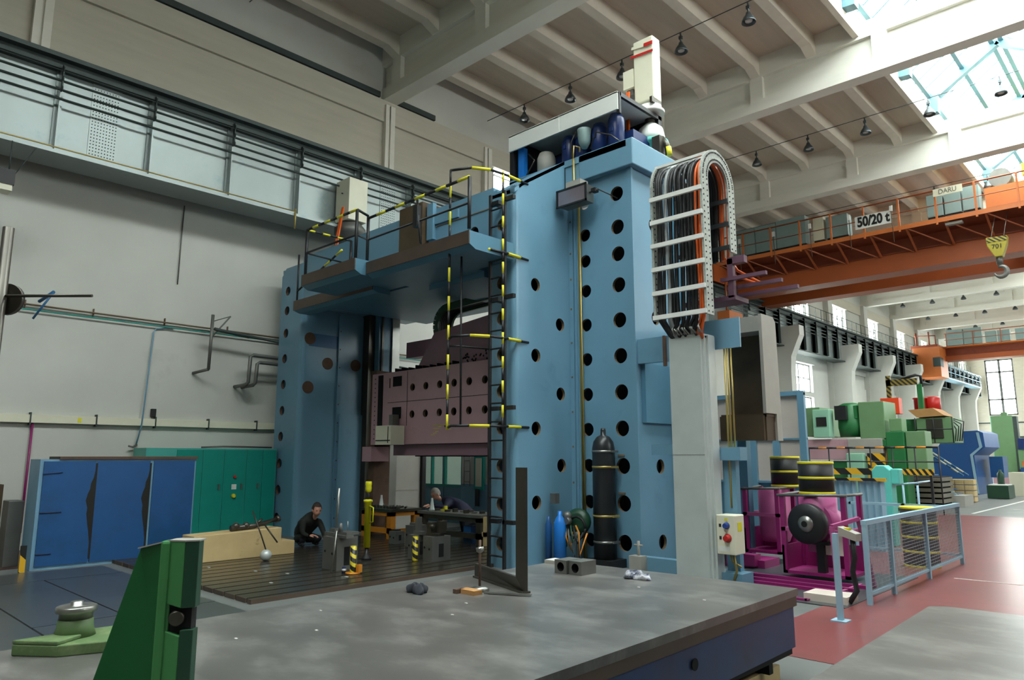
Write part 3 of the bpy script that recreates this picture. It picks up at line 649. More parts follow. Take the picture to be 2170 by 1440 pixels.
c.m(0).lathe([(.25, .58), (.25, .63), (.2, .64), (.2, .72)], (x, y, 6.95), n=24).lathe([(.24, .06), (.24, .16), (.21, .3), (.1, .4)], (x, y, 6.95), n=24).m(2).lathe([(.22, -.06), (.22, .06)], (x, y, 6.95), n=24)
build('motor_coupling', c, [M['white'], M['dsteel'], M['tan']], G)
c = MB().lathe([(.3, 0), (.24, .05), (.24, .5), (.3, .52), (.3, .6), (.22, .62)], (x, y, 6.4), n=24); build('motor_pedestal', c, M['teal2'], G)
build('oil_fitting', MB().tube([(-6.1, 10.05, 6.95), (-6.0, 10.05, 6.8), (-5.98, 10.05, 6.6)], .05, 8).m(1).tube([(-5.98, 10.05, 6.75), (-5.96, 10.05, 6.6)], .055, 8).m(0).box(-6.2, -6.05, 9.9, 10.1, 6.55, 6.95), [M['dsteel'], M['yellow']], G)
build('motor_cable', MB().tube([(-6.7, 10.0, 8.0), (-6.66, 9.9, 7.2), (-6.6, 9.85, 6.54)], .022, 6).tube([(-6.74, 10.0, 8.0), (-6.7, 9.9, 7.2), (-6.66, 9.85, 6.54)], .018, 6), M['orcab'], G)
# hydraulic unit on top
hu = build('hydraulic_unit', MB().box(-8.4, -6.3, 9.5, 10.3, 6.53, 7.0), M['dblue'], G, 'dark blue hydraulic unit under a white canopy')
build('canopy', MB().box(-8.71, -6.26, 9.0, 9.03, 7.16, 7.46).box(-8.71, -6.26, 9.0, 10.3, 7.44, 7.47).box(-7.5, -7.49, 8.995, 9.0, 7.16, 7.46), M['white'], hu)
build('canopy_frame', MB().box(-8.71, -8.62, 9.03, 9.1, 6.53, 7.44).box(-6.3, -6.24, 9.03, 9.08, 7.1, 7.47).box(-6.29, -6.24, 10.2, 10.3, 6.53, 7.47).box(-6.29, -6.24, 9.05, 10.3, 7.40, 7.47).box(-8.71, -8.66, 9.1, 10.3, 6.53, 7.44).box(-8.66, -6.29, 10.2, 10.26, 6.53, 7.44), M['black'], hu)  # posts, plus black back and side sheets standing for shade under the canopy
build('blue_channel', MB().box(-8.56, -8.42, 9.1, 9.2, 6.53, 7.2), M['bblue'], hu)
build('air_filter', MB().lathe([(.17, 0), (.17, .35), (.13, .45), (.05, .48)], (-8.0, 9.25, 6.54), n=20), M['boxgrey'], hu)
for xx, zz in ((-7.5, .6), (-7.2, .55), (-6.85, .62), (-6.5, .68)): build('pump_motor', MB().lathe([(.12, 0), (.12, .1), (.14, .12), (.14, zz - .1), (.1, zz)], (xx, 9.3, 6.56), n=18).box(xx - .03, xx + .03, 9.14, 9.17, 6.9, 6.97), M['dblue'], hu)
build('clear_bowl', MB().lathe([(.05, 0), (.1, .1), (.12, .3), (.12, .33)], (-7.02, 9.1, 6.75), n=16), M['gcab'], hu)
build('hoses', MB().tube([(-8.4, 9.2, 7.1), (-8.2, 9.15, 6.9), (-8.45, 9.15, 6.6)], .015, 6).tube([(-6.9, 9.1, 6.7), (-6.7, 9.0, 6.9), (-6.4, 9.0, 6.75), (-6.2, 9.0, 6.56)], .012, 6).tube([(-7.3, 9.1, 6.6), (-7.3, 9.1, 6.95), (-7.2, 9.1, 7.1)], .015, 6), M['dsteel'], hu)
# vertical cable chain on the right
ch = build('cable_chain', MB(), M['chainalu'], G, 'tall looped cable chain full of black and orange cables') if False else None
def Upath(x, yf, yb, zb0, zb1, zt):
    r = (yb - yf)/2; return [Vector((x, yf, zb0))] + [Vector((x, yf, zb0 + (zt - zb0)*i/8)) for i in range(1, 9)] + arc((x, (yf + yb)/2, zt), r, PI, 0, 14, (0, 1, 0), (0, 0, 1))[1:] + [Vector((x, yb, zt - (zt - zb1)*i/4)) for i in range(1, 5)]
def offs(pth, d):
    out = []
    for i, p in enumerate(pth):
        t_ = (pth[min(i+1, len(pth)-1)] - pth[max(i-1, 0)]).normalized(); nn = Vector((1, 0, 0)).cross(t_); out.append(p + nn*d)
    return out
for nm, x in (('chain_link_band', -4.47), ('chain_link_band', -5.24)):
    c = MB(); pth = Upath(x, 8.36, 9.1, 3.42, 4.4, 5.32); a = offs(pth, .09); b = offs(pth, -.09)
    for i in range(len(pth) - 1): c.prism([a[i], a[i+1], b[i+1], b[i]], (.035, 0, 0))
    c.m(1)
    for i in range(len(pth) - 1):
        for j in range(3):
            t_ = (j + .5)/3; q = pth[i].lerp(pth[i+1], t_)
            for dd in (-.05, .05): c.lathe([(.012, 0), (.012, .006)], q + Vector((.035, 0, 0)) + Vector((1, 0, 0)).cross((pth[i+1]-pth[i]).normalized())*dd, (1, 0, 0), 6)
    band_ = build(nm, c, [M['chainalu'], M['ink']], G)
for i in range(6):
    z = 3.46 + .335*i; build('chain_crossbar', MB().box(-5.24, -4.44, 8.24, 8.28, z - .03, z + .03), M['white'], G)
    if z > 4.3 and z < 5.4: build('chain_crossbar', MB().box(-5.24, -4.44, 8.98, 9.01, z - .03, z + .03), M['lamp'], G)
for a_ in (130, 90, 50): 
    q = Vector((0, 8.73 + .45*math.cos(R(a_)), 5.32 + .45*math.sin(R(a_)))); build('chain_crossbar', MB().box(-5.24, -4.44, q.y - .02, q.y + .02, q.z - .02, q.z + .02), M['white'], G)
cabs = [(-5.17, 'rubber'), (-5.12, 'rubber'), (-5.07, 'greycab'), (-5.03, 'greycab'), (-4.98, 'rubber'), (-4.93, 'rubber'), (-4.89, 'black'), (-4.82, 'rubber'), (-4.78, 'rubber'), (-4.74, 'black'), (-4.7, 'rubber'), (-4.66, 'rubber'), (-5.145, 'rubber'), (-5.0, 'rubber'), (-4.86, 'rubber'), (-4.63, 'black'), (-4.59, 'orcab'), (-4.555, 'orcab'), (-4.52, 'orcab')]
for i, (x, m_) in enumerate(cabs):
    pth = Upath(x, 8.34 + .03*(i % 3), 9.1 - .03*(i % 3), 3.42, 4.3, 5.32); jit = .012
    pth = [p + Vector((jit*math.sin(3*p.z + i), 0, 0)) for p in pth]
    xe = -5.0 + (x + 5.17)*.55; low = [Vector((xe, 8.5, 3.1)), Vector((x + (xe - x)*.6, 8.38, 3.22))] if i < 5 or i > 11 else [Vector((x + .05, 8.5, 3.15)), Vector((x - .04, 8.34, 3.3))]
    build('cable', MB().tube(low + pth, (.024 if m_ != 'orcab' else .019), 6), M[m_], G)
c = MB()
for i in range(12): 
    x = -5.0 + .035*i; c.tube([(x, 8.4, 3.36), (x + .05*math.sin(i*2), 8.33, 3.28), (x + .03, 8.36, 3.2)], .014, 6)
build('cable_plugs', c, M['steel'], G)
c = MB()
for d_ in ((-4.5, -4.42, 9.0, 9.08, 3.75, 4.3), (-4.5, -4.25, 9.0, 9.1, 4.22, 4.32), (-4.6, -3.95, 8.98, 9.04, 3.99, 4.04), (-4.6, -3.82, 9.16, 9.22, 3.9, 3.95), (-4.6, -3.68, 9.34, 9.4, 3.82, 3.87), (-5.2, -4.4, 9.0, 9.4, 3.72, 3.78)): c.box(*d_)
build('chain_bracket', c, mat('plum_steel_paint', '#5d3f50', .5), G)
build('cable', MB().tube([(-4.52, 9.1, 4.35), (-4.42, 9.15, 4.15), (-4.1, 9.25, 3.92)], .018, 6).tube([(-4.56, 9.1, 4.35), (-4.5, 9.1, 4.1), (-4.2, 9.2, 3.95)], .018, 6), M['orcab'], G)
# galvanised duct and brackets
c = MB().box(-5.10, -4.63, 8.4, 8.75, .02, 3.2).box(-4.63, -4.60, 8.45, 8.72, .02, 3.2).box(-4.60, -4.57, 8.5, 8.68, .02, 3.18).m(1).box(-5.1, -4.63, 8.397, 8.4, 1.62, 1.625)
build('cable_duct', c, [M['alu'], M['iron']], G, 'tall galvanised sheet metal cable duct')
build('gold_pipe', MB().tube([(-4.5, 8.8, 3.2), (-4.5, 8.8, .95)], .014, 8).tube([(-4.46, 8.8, 3.2), (-4.46, 8.8, 1.6)], .014, 8).tube([(-4.42, 8.82, 3.2), (-4.42, 8.82, 1.6)], .012, 8), M['brass'], G)
build('duct_bracket', MB().box(-6.05, -5.1, 9.05, 9.15, 2.98, 3.35).m(1).box(-5.57, -5.53, 9.0, 9.05, 2.9, 3.35), [M['blue'], M['rust']], G)
build('duct_bracket', MB().box(-5.3, -4.25, 8.76, 8.79, 3.02, 3.42), M['blue'], G)
build('duct_bracket', MB().box(-5.75, -5.1, 8.9, 9.0, 1.62, 1.77), M['blue'], G)
build('duct_bracket', MB().box(-6.0, -5.1, 8.85, 9.0, 0, .2), M['blue'], G)
build('duct_post', MB().box(-4.6, -4.42, 8.8, 8.9, 0, 1.6).box(-4.62, -4.3, 8.7, 8.9, 1.55, 1.72).box(-4.9, -4.3, 8.6, 8.9, 0, .16), M['blue'], G)
c = MB().tube([(-6.97, 8.9, 6.6), (-6.97, 8.9, 6.68), (-7.05, 8.85, 6.72), (-7.07, 8.85, 6.5)], .014, 8).tube([(-7.07, 8.86, 6.5), (-7.08, 8.88, 5.9), (-7.07, 8.97, 5.7), (-7.06, 8.97, .02)], .018, 8).tube([(-7.05, 8.97, 5.7), (-7.02, 8.97, .02)], .012, 8)
build('conduit', c, M['brass'], G)
# floodlight on the column
t = thing('floodlight', 'square floodlight fixed high on the right blue column', 'floodlight', (-6.93, 8.7, 5.65))
build('housing', MB().box(-7.2, -6.66, 8.62, 8.85, 5.62, 5.9).m(1).box(-7.24, -6.62, 8.6, 8.62, 5.6, 5.63).box(-7.24, -6.62, 8.6, 8.62, 5.87, 5.9).box(-7.24, -7.21, 8.6, 8.62, 5.6, 5.9).box(-6.65, -6.62, 8.6, 8.62, 5.6, 5.9), [M['steel'], M['black']], t)
build('glass', MB().box(-7.2, -6.66, 8.608, 8.614, 5.63, 5.87), mat('lamp_reflector', '#8a7f86', .25, .5), t); build('junction_box', MB().box(-7.08, -6.78, 8.66, 8.86, 5.9, 6.02), M['boxgrey'], t)
build('arm', MB().tube([(-7.35, 8.75, 5.78), (-6.5, 8.75, 5.78)], .02, 6).box(-7.38, -7.3, 8.7, 8.8, 5.75, 5.81).box(-6.6, -6.52, 8.7, 8.8, 5.75, 5.81).tube([(-6.52, 8.78, 5.8), (-6.3, 9.0, 5.65)], .01, 5), M['black'], t)
# gas cylinder
t = thing('gas_cylinder', 'tall dark grey accumulator cylinder strapped upright to the blue column', 'gas cylinder', (-6.53, 8.82, .12))
build('bottle', MB().lathe([(.0, 0), (.17, 0), (.17, 1.6), (.15, 1.7), (.1, 1.77), (.04, 1.8), (.04, 1.87), (.035, 1.9)], (-6.53, 8.8, .12), n=28), M['gasgrey'], t)
for z in (.35, .72, 1.43, 1.66): build('strap', MB().lathe([(.176, 0), (.176, .03)], (-6.53, 8.8, z), n=28).box(-6.36, -6.33, 8.75, 8.9, z, z + .03), M['steel'] if z in (.35, 1.66) else M['brass'], t)
build('stand', MB().box(-6.75, -6.3, 8.62, 9.0, .06, .12).prism([(-6.75, 8.62, .06), (-6.45, 8.62, -.0), (-6.3, 8.62, .0), (-6.3, 8.62, .06)], (0, .38, 0)), M['black'], t)
# floor equipment beside the column
build('blue_gas_bottle', MB().lathe([(.09, 0), (.09, .62), (.06, .7), (.03, .74), (.03, .8)], (-7.02, 8.35, .0), n=20), M['bblue'], label='bright blue bottle standing beside the right column', cat='gas bottle')
build('blue_gas_bottle', MB().lathe([(.05, 0), (.05, .6), (.03, .66), (.02, .72)], (-7.2, 8.3, .0), n=16), M['cblue'], label='slim darker blue bottle left of the bright blue bottle', cat='gas bottle')
c = MB(); c.lathe([(.2, 0), (.2, .06), (.12, .1)], (-6.98, 8.75, .62), (.3, -1, .2), n=18); c.m(1).tube(arc((-6.9, 8.6, .55), .16, 0, 2*PI, 16, (1, 0, 0), (0, 0, 1)), .02, 6).m(2).tube([(-7.25, 8.5, .62), (-7.1, 8.5, .35), (-7.0, 8.5, .4)], .022, 6).m(3).tube([(-6.85, 8.55, .0), (-6.85, 8.55, .5)], .02, 6).sphere((-7.0, 8.5, .72), .07).box(-7.25, -7.15, 8.4, 8.5, .9, 1.05)
for i in range(7):
    a_ = i*.9; c.m(i % 4).tube([(-7.1 + .05*i, 8.45, .62 + .03*math.sin(a_)), (-7.05 + .06*i, 8.38, .45 + .1*math.cos(a_)), (-6.95 + .04*i, 8.42, .3 + .12*math.sin(2*a_)), (-7.05 + .07*i, 8.5, .5)], .014, 6)
c.m(3).box(-7.12, -7.02, 8.38, 8.5, .5, .6).lathe([(.05, 0), (.05, .08)], (-6.92, 8.45, .66), (0, -1, 0), 12)
build('hose_reel', c, [M['dgreen'], M['rubber'], M['amber'], M['iron']], label='tangled valve and hose assembly at the foot of the right column', cat='hose reel')
c = MB().box(-6.05, -5.85, 8.7, 8.85, 0, .22).tube([(-5.95, 8.8, .2), (-5.95, 8.8, .42)], .02, 6).tube([(-6.02, 8.8, .36), (-5.88, 8.8, .36)], .015, 6)
build('pressure_valve', c, M['boxgrey'], label='small grey valve block standing right of the dark gas cylinder', cat='valve')
# cream control box on the duct post
t = thing('switch_box', 'cream switch box with blue and red knobs beside the galvanised duct', 'control box', (-4.6, 8.75, .4))
build('box', MB().box(-4.55, -4.30, 8.46, 8.72, .4, .88), M['cream'], t, bevel=.012)
build('switch', MB().lathe([(.045, 0), (.03, .03), (.03, .05)], (-4.41, 8.46, .75), (0, -1, 0), 14), M['blueh'], t, 'blue rotary switch')
build('switch', MB().lathe([(.055, 0), (.035, .03), (.035, .06)], (-4.4, 8.46, .60), (0, -1, 0), 14), M['redp'], t, 'red rotary switch')
build('indicator', MB().box(-4.51, -4.48, 8.455, 8.46, .73, .77).box(-4.51, -4.48, 8.455, 8.46, .58, .62), M['ink'], t)
build('name_plate', MB().box(-4.52, -4.38, 8.455, 8.46, .44, .5), M['white'], t)
build('warning_label', MB().box(-4.30, -4.296, 8.54, 8.64, .68, .79).m(0).box(-4.43, -4.39, 8.455, 8.46, .81, .84), M['yellow'], t)
build('cables', MB().tube([(-4.45, 8.6, .4), (-4.42, 8.6, .3), (-4.3, 8.6, .25)], .012, 6).tube([(-4.4, 8.6, .4), (-4.36, 8.58, .2), (-4.42, 8.6, .05)], .015, 6), M['brass'], t)
# big open steel box behind the duct
t = thing('chip_chute', 'large brown and grey open steel box raised behind the galvanised duct', 'machine box', (-5, 10.7, 1.85))
build('lining', MB().box(-5.5, -4.75, 10.9, 10.95, 2.25, 3.6).box(-5.5, -4.78, 10.5, 10.55, 1.84, 2.22).box(-5.5, -4.75, 10.55, 10.9, 2.2, 2.25).box(-4.80, -4.76, 10.55, 10.84, 1.84, 2.24), M['brown'], t)
build('top_beam', MB().box(-5.5, -4.75, 10.5, 10.9, 3.52, 3.76), M['boxgrey'], t)
build('side_plate', MB().prism([(-4.77, 10.48, 3.78), (-4.77, 10.9, 3.78), (-4.77, 10.98, 3.7), (-4.77, 11.02, 1.84), (-4.77, 10.84, 1.84), (-4.77, 10.84, 2.25), (-4.77, 10.48, 2.25)], (.05, 0, 0)), M['boxgrey'], t)
build('post', MB().box(-5.45, -5.3, 10.95, 11.1, 0, 3.6), M['blue2'], t)
# ================================================================ BED PLATE, CABINETS, BENCHES
c = MB(); z1 = .05
x = -12.3; prof = []
while x < -7.76:
    c.box(x, min(x + .235, -7.75), 3.95, 13.2, -.05, z1); c.m(1).box(x, min(x + .235, -7.75), 3.935, 3.95, -.05, z1).m(0)
    x += .28
c.box(-12.3, -7.75, 3.96, 13.2, -.05, -.01).m(1).box(-7.75, -7.735, 3.935, 13.2, -.05, z1)
struct('trim_90', c, [M['tslot'], M['edge']])
c = MB()
for (a, b, p, q) in ((-11.9, -10.3, 1.0, 2.02), (-10.28, -7.0, .2, 1.95), (-11.9, -11.02, 2.04, 3.7), (-11.0, -8.1, 1.97, 2.75), (-8.08, -4.75, 1.97, 3.7), (-11.0, -8.1, 2.77, 3.7), (-6.98, -4.75, -1, 1.95), (-11.9, -7.02, -2, .18)): c.box(a, b, p, q, 0, .022)
struct('trim_91', c, M['sheet'])
# blue cabinets
def cabinet(nm, lab, x0, x1, y0, y1, zt, cols, doors, base=.0):
    t = thing(nm, lab, 'cabinet', ((x0 + x1)/2, (y0 + y1)/2, base))
    build('body', MB().box(x0, x1, y0, y1, base, zt), cols[1], t)
    nd = len(doors)
    for (a, b, hnd) in doors:
        d = build('door', MB().box(x1, x1 + .02, a + .008, b - .008, base + .05, zt - .03), cols[0], t)
        if hnd == 'grease':
            build('grease_stain', MB().prism([(x1 + .0215, b - .01 + dy, z) for dy, z in ((0, .3), (-.03, .5), (-.05, .6), (-.075, .75), (-.07, .84), (-.1, .95), (-.08, 1.05), (-.055, 1.12), (-.05, 1.2), (-.02, 1.28), (0, 1.42))], (.001, 0, 0)).box(x1, x1 + .024, b - .015, b + .012, .1, 1.5), M['grime'], d)
        if hnd in ('lock', 'panel'):
            build('handle', MB().box(x1 + .02, x1 + .05, b - .1, b - .07, .95, 1.06), M['steel'], d)
        if hnd == 'panel':
            build('red_button', MB().lathe([(.03, 0), (.03, .03)], (x1 + .02, (a+b)/2, 1.2), (1, 0, 0), 12), M['redp'], d)
            build('yellow_switch', MB().lathe([(.05, 0), (.03, .05)], (x1 + .02, (a+b)/2, .82), (1, 0, 0), 12), M['yellow'], d)
            build('name_plate', MB().box(x1 + .02, x1 + .025, (a+b)/2 - .05, (a+b)/2 + .05, .95, 1.05), M['white'], d)
    return t
t = cabinet('electrical_cabinet', 'mid blue three-door steel cabinet with black grease stains between the doors', -12.75, -12.2, 2.86, 5.1, 1.56, (M['cblue'], M['cblue2']), [(2.9, 3.6, 'grease'), (3.6, 4.38, 'grease'), (4.42, 5.08, '')])
build('top_plate', MB().box(-12.75, -12.17, 3.1, 5.12, 1.56, 1.6), M['rust'], t)
build('hinge', MB().tube([(-12.17, 2.9, 1.35), (-12.17, 3.15, 1.37)], .008, 5).tube([(-12.17, 2.9, .8), (-12.17, 3.18, .8)], .008, 5).tube([(-12.17, 2.9, .22), (-12.17, 3.1, .22)], .008, 5), M['navy'], t)
t = cabinet('electrical_cabinet', 'long teal five-door electrical cabinet against the white wall', -14.85, -14.2, 5.0, 7.62, 1.76, (M['teal'], M['teal2']), [(5.55, 6.05, ''), (6.05, 6.48, 'lock'), (6.48, 6.95, 'panel'), (6.95, 7.3, 'lock'), (7.3, 7.6, '')])
build('top_cables', MB().tube([(-14.4, 6.1, 1.78), (-14.3, 6.5, 1.8), (-14.4, 7.6, 1.79)], .02, 6), M['iron'], t)
build('steel_locker', MB().box(-13.2, -12.85, 2.66, 2.86, 0, .95), M['iron'], label='low dark grey locker left of the blue cabinet', cat='locker', bevel=.01)
build('tan_crate', MB().box(-14.6, -14.2, 2.0, 2.85, 0, 1.15).m(1).box(-14.2, -14.19, 2.5, 2.8, .35, .8), [M['brown'], M['wood']], label='brown wooden crate against the wall at the left edge', cat='crate')
build('hazard_post', MB().box(-12.0, -11.96, 2.68, 2.75, 0.02, .38), M['hazard'], label='short yellow and black post at the corner of the blue cabinet', cat='post')
NTH = ['first', 'second', 'third', 'fourth', 'fifth', 'sixth', 'seventh', 'eighth', 'ninth', 'tenth', 'eleventh', 'twelfth']
# timber beam with a step, tools on it
c = MB().prism([(-10.85, 4.58, z1), (-10.85, 4.58, .44), (-10.85, 5.98, .48), (-10.85, 5.98, .28), (-10.85, 6.22, .26), (-10.85, 6.22, z1)], (-.42, 0, 0))
build('timber_beam', c, M['wood'], label='long pale stepped timber beam lying on the dark bed plate', cat='timber', bevel=.012)
c = MB().tube([(-11.0, 5.2, .5), (-11.0, 5.6, .52), (-10.98, 5.95, .6)], [.05, .04, .03], 8).sphere((-11.0, 5.28, .53), .06).sphere((-11.0, 5.45, .53), .055).lathe([(.05, 0), (.05, .05)], (-10.98, 5.95, .6), (0, 1, .3), 12).tube([(-11, 5.6, .53), (-10.98, 5.7, .62)], .02, 6)
build('spindle_tool', c, M['dsteel'], label='dark steel spindle tool lying on top of the timber beam', cat='tool')
c = MB().sphere((-10.42, 5.5, .13), .085).m(1).tube([(-10.42, 5.5, .2), (-10.5, 5.45, .42), (-10.62, 5.35, .78)], .012, 6).m(2).tube([(-10.42, 5.68, .3), (-10.6, 5.55, .56)], .012, 6)
build('ladle', c, [M['alu'], M['dsteel'], M['dsteel']], label='shiny silver ball ended rod leaning against the timber beam', cat='tool')
# clamping blocks and fixtures on the plate
def block(nm, lab, x, y, w, d, h, parts):
    t = thing(nm, lab, 'clamping block', (x, y, z1))
    build('block', MB().box(x - w/2, x + w/2, y - d/2, y + d/2, z1, z1 + h).m(1).lathe([(.018, 0), (.018, .004)], (x - w*.3, y - d/2 - .003, z1 + h*.55), (0, -1, 0), 10).lathe([(.018, 0), (.018, .004)], (x + w*.2, y - d/2 - .003, z1 + h*.5), (0, -1, 0), 10).box(x + w/2, x + w/2 + .003, y - d*.15, y + d*.12, z1 + .06, z1 + h*.7), [M['iron'], M['dark']], t, bevel=.006)
    parts(t, x, y, z1 + h); return t
def p1(t, x, y, z):
    build('clamp', MB().box(x - .26, x - .02, y - .1, y + .08, z, z + .05).box(x - .2, x - .06, y - .06, y + .04, z + .05, z + .1).box(x + .02, x + .36, y - .14, y - .02, z, z + .035).box(x + .05, x + .3, y - .1, y + .1, z + .035, z + .075).lathe([(.035, 0), (.02, .12)], (x + .12, y - .08, z + .07), n=12), M['iron'], t)
    build('long_bolt', MB().tube([(x - .12, y, z + .05), (x - .08, y, z + .66)], [.016, .02], 8), M['steel'], t)
    build('support_rod', MB().tube([(x + .21, y - .26, z1), (x + .21, y - .2, z + .1)], .014, 6).tube([(x + .02, y + .1, z), (x + .02, y + .1, z + .2)], .008, 5), M['steel'], t)
block('clamping_block', 'grey cast clamping block with a tall bolt on the dark bed plate', -8.98, 5.86, .36, .34, .44, p1)
def p2(t, x, y, z):
    build('clamp', MB().box(x - .14, x + .1, y - .1, y + .06, z, z + .04).box(x - .12, x - .02, y - .1, y + .02, z + .04, z + .2).box(x + .02, x + .12, y - .02, y + .08, z + .04, z + .22).sphere((x - .02, y - .08, z + .14), .04), M['dsteel'], t)
block('clamping_block', 'dark grey clamping block with a slot, nearest to the ladder', -8.6, 7.32, .22, .36, .36, p2)
block('clamping_block', 'narrow grey clamping block left of the slotted block', -8.98, 7.28, .16, .3, .36, lambda t, x, y, z: build('clamp', MB().box(x - .06, x + .14, y - .06, y + .02, z, z + .05).box(x - .05, x + .02, y - .04, y + .04, z + .05, z + .26), M['iron'], t))
block('clamping_block', 'grey clamping block in front of the second workbench', -10.2, 8.2, .22, .3, .36, lambda t, x, y, z: build('clamp', MB().box(x - .08, x + .08, y - .08, y + .08, z, z + .04), M['iron'], t))
block('clamping_block', 'small dark block at the foot of the orange bench', -10.75, 8.2, .2, .2, .22, lambda t, x, y, z: build('clamp', MB().box(x - .05, x + .05, y - .05, y + .05, z, z + .03), M['dsteel'], t))
def jack(x, y, h, lab):
    t = thing('screw_jack', lab, 'screw jack', (x, y, z1))
    c = MB().lathe([(.045, 0), (.042, .02), (.042, h)], (x, y, z1), n=14); build('stem', c, striped('jack_bands', '#c9b51e', '#17150f', 9, (.6, .3, 1), .4, .45), t)
    return t
t = thing('screw_jack', 'bright yellow tubular screw jack with a ball head beside the tall bolt block', 'screw jack', (-9.42, 6.62, z1))
x, y = -9.42, 6.62
build('tube', MB().lathe([(.05, .18), (.05, .85), (.07, .86), (.07, .89), (.03, .9)], (x, y, z1), n=18), M['yel'], t)
build('ball_head', MB().lathe([(.025, 1.0), (.045, 1.02), (.05, 1.07), (.045, 1.1), (.05, 1.12), (.05, 1.16), (.04, 1.17)], (x, y, z1), n=18), M['yel'], t)
build('screw', MB().lathe([(.024, .88), (.024, 1.02)], (x, y, z1), n=10).lathe([(.08, 0), (.08, .03), (.03, .08), (.03, .2)], (x, y, z1), n=14), M['black'], t)
build('handle', MB().tube([(x + .05, y, .85), (x + .14, y, .83), (x + .14, y, .62), (x + .05, y, .6)], .01, 6), M['yel'], t)
t = jack(-8.44, 5.72, .36, 'black and yellow banded stand right of the tall bolt block')
build('base_casting', MB().lathe([(.1, 0), (.1, .02)], (-8.44, 5.72, z1), n=14).box(-8.4, -8.34, 5.74, 5.8, z1 + .02, z1 + .12), M['amber'], t)
jack(-8.78, 7.05, .36, 'black and yellow banded stand between the two clamping blocks near the ladder')
build('tin_can', MB().lathe([(.03, 0), (.03, .07), (.02, .08)], (-8.56, 5.66, z1), n=12).m(1).lathe([(.031, .03), (.031, .06)], (-8.56, 5.66, z1), n=12), [M['dblue'], M['white']], label='tiny dark can with a white band at the foot of the banded stand', cat='can')
for i, (x, y) in enumerate(((-9.6, 4.9), (-10.4, 4.6), (-9.1, 5.1), (-8.6, 4.6), (-8.3, 5.5))):
    build('metal_shim', MB().box(x, x + .05, y, y + .03, z1, z1 + .006), M['alu'], label='bright shim on the dark bed plate, %s' % ('behind its near corner', 'farthest left', 'in front of the tall bolt block', 'near its right front edge', 'closest to the ladder')[i], cat='shim', group='bright shims on the bed plate')
# orange bench
def bench(nm, lab, x0, x1, y0, y1, h, mt, mtop, shelf=True):
    t = thing(nm, lab, 'workbench', ((x0 + x1)/2, (y0 + y1)/2, z1))
    build('top', MB().box(x0 - .03, x1 + .03, y0 - .03, y1 + .03, z1 + h - .05, z1 + h), mtop, t)
    for a in (x0, x1 - .12):
        for b in (y0, y1 - .12): build('leg', MB().box(a, a + .12, b, b + .12, z1, z1 + h - .05), mt, t)
    build('rail', MB().box(x0, x1, y0, y0 + .03, z1 + .1, z1 + .2).box(x0, x1, y0, y0 + .03, z1 + h - .13, z1 + h - .05).box(x1 - .03, x1, y0, y1, z1 + h - .13, z1 + h - .05).box(x1 - .03, x1, y0, y1, z1 + .1, z1 + .18), mt, t)
    return t
bench('workbench', 'orange steel workbench covered in dark tools', -12.3, -11.35, 8.5, 9.2, .55, M['amber'], M['dsteel'])
for i in range(9):
    x = -12.1 + .1*i; build('hand_tool', MB().tube([(x, 8.6 + .1*(i % 3), z1 + .57), (x + .06, 8.8, z1 + .6)], .018, 6).box(x - .02, x + .03, 8.6, 8.66, z1 + .55, z1 + .6), M['dsteel'], label='dark tool, %s from left in the heap on the orange workbench' % NTH[i], cat='tool', group='tools heaped on the orange bench')
def cone(x, y, z, lab): return build('tool_holder', MB().lathe([(.055, 0), (.055, .03), (.045, .05), (.022, .2), (.02, .24)], (x, y, z), n=16), M['alu'], label=lab, cat='tool holder')
cone(-12.0, 8.75, z1 + .55, 'silver cone shaped tool holder standing on the orange workbench')
bench('workbench', 'dark steel workbench with scattered tools in front of the leaning man', -11.1, -9.4, 9.0, 9.6, .52, M['dsteel'], M['iron'])
cone(-10.85, 9.1, z1 + .52, 'silver cone shaped tool holder standing on the dark workbench')
c = MB().box(-10.7, -10.55, 9.2, 9.26, z1 + .52, z1 + .56).box(-10.62, -10.58, 9.2, 9.26, z1 + .56, z1 + .62); build('drill', c, M['yellow'], label='small yellow hand tool lying on the dark workbench', cat='tool')
for i in range(12):
    x = -11.0 + .13*i; build('hand_tool', MB().box(x, x + .05, 9.1 + .08*(i % 4), 9.2 + .08*(i % 4), z1 + .52, z1 + .545 + .02*(i % 3)), M['dsteel'] if i % 3 else M['steel'], label='small metal tool, %s from left on the dark workbench' % NTH[i], cat='tool', group='tools spread on the dark workbench')
build('blue_bin', MB().box(-9.95, -9.75, 9.1, 9.4, z1, z1 + .3), M['cblue'], label='blue bin under the right end of the dark workbench', cat='bin')
build('wooden_stand', MB().box(-9.33, -9.27, 9.0, 9.06, z1, z1 + .5).box(-9.36, -9.27, 9.0, 9.5, z1 + .16, z1 + .24), M['wood'], label='narrow wooden stand at the right end of the dark workbench', cat='stand')
# glazed office partition behind
t = thing('office_partition', 'light blue glazed office partition behind the workbenches', 'partition', (-12.5, 12, 0))
build('lower_panel', MB().box(W + .01, -13.12, 12.0, 12.05, 0, .88).box(-13.9, -13.88, 11.98, 12.0, 0, 1.75), M['blue2'], t)
build('lower_panel', MB().box(-13.12, -11.0, 11.9, 11.95, 0, .95), M['blue'], t, 'lighter blue panel')
build('upper_panel', MB().box(-13.12, -11.0, 11.92, 11.96, .95, 1.9).box(W + .01, -13.12, 12.03, 12.06, 1.74, 2.1), M['wall'], t)
c = MB(); 
for x in (W + .05, -14.35, -13.85, -13.2): c.box(x, x + .06, 11.97, 12.05, .88, 1.76)
c.box(W + .05, -13.14, 11.97, 12.05, 1.7, 1.76).box(W + .05, -13.14, 11.97, 12.05, .86, .92)
fr_ = build('window_frame', c, M['teal'], t); build('glass', MB().box(W + .05, -13.14, 12.0, 12.01, .9, 1.72), GL2, fr_)
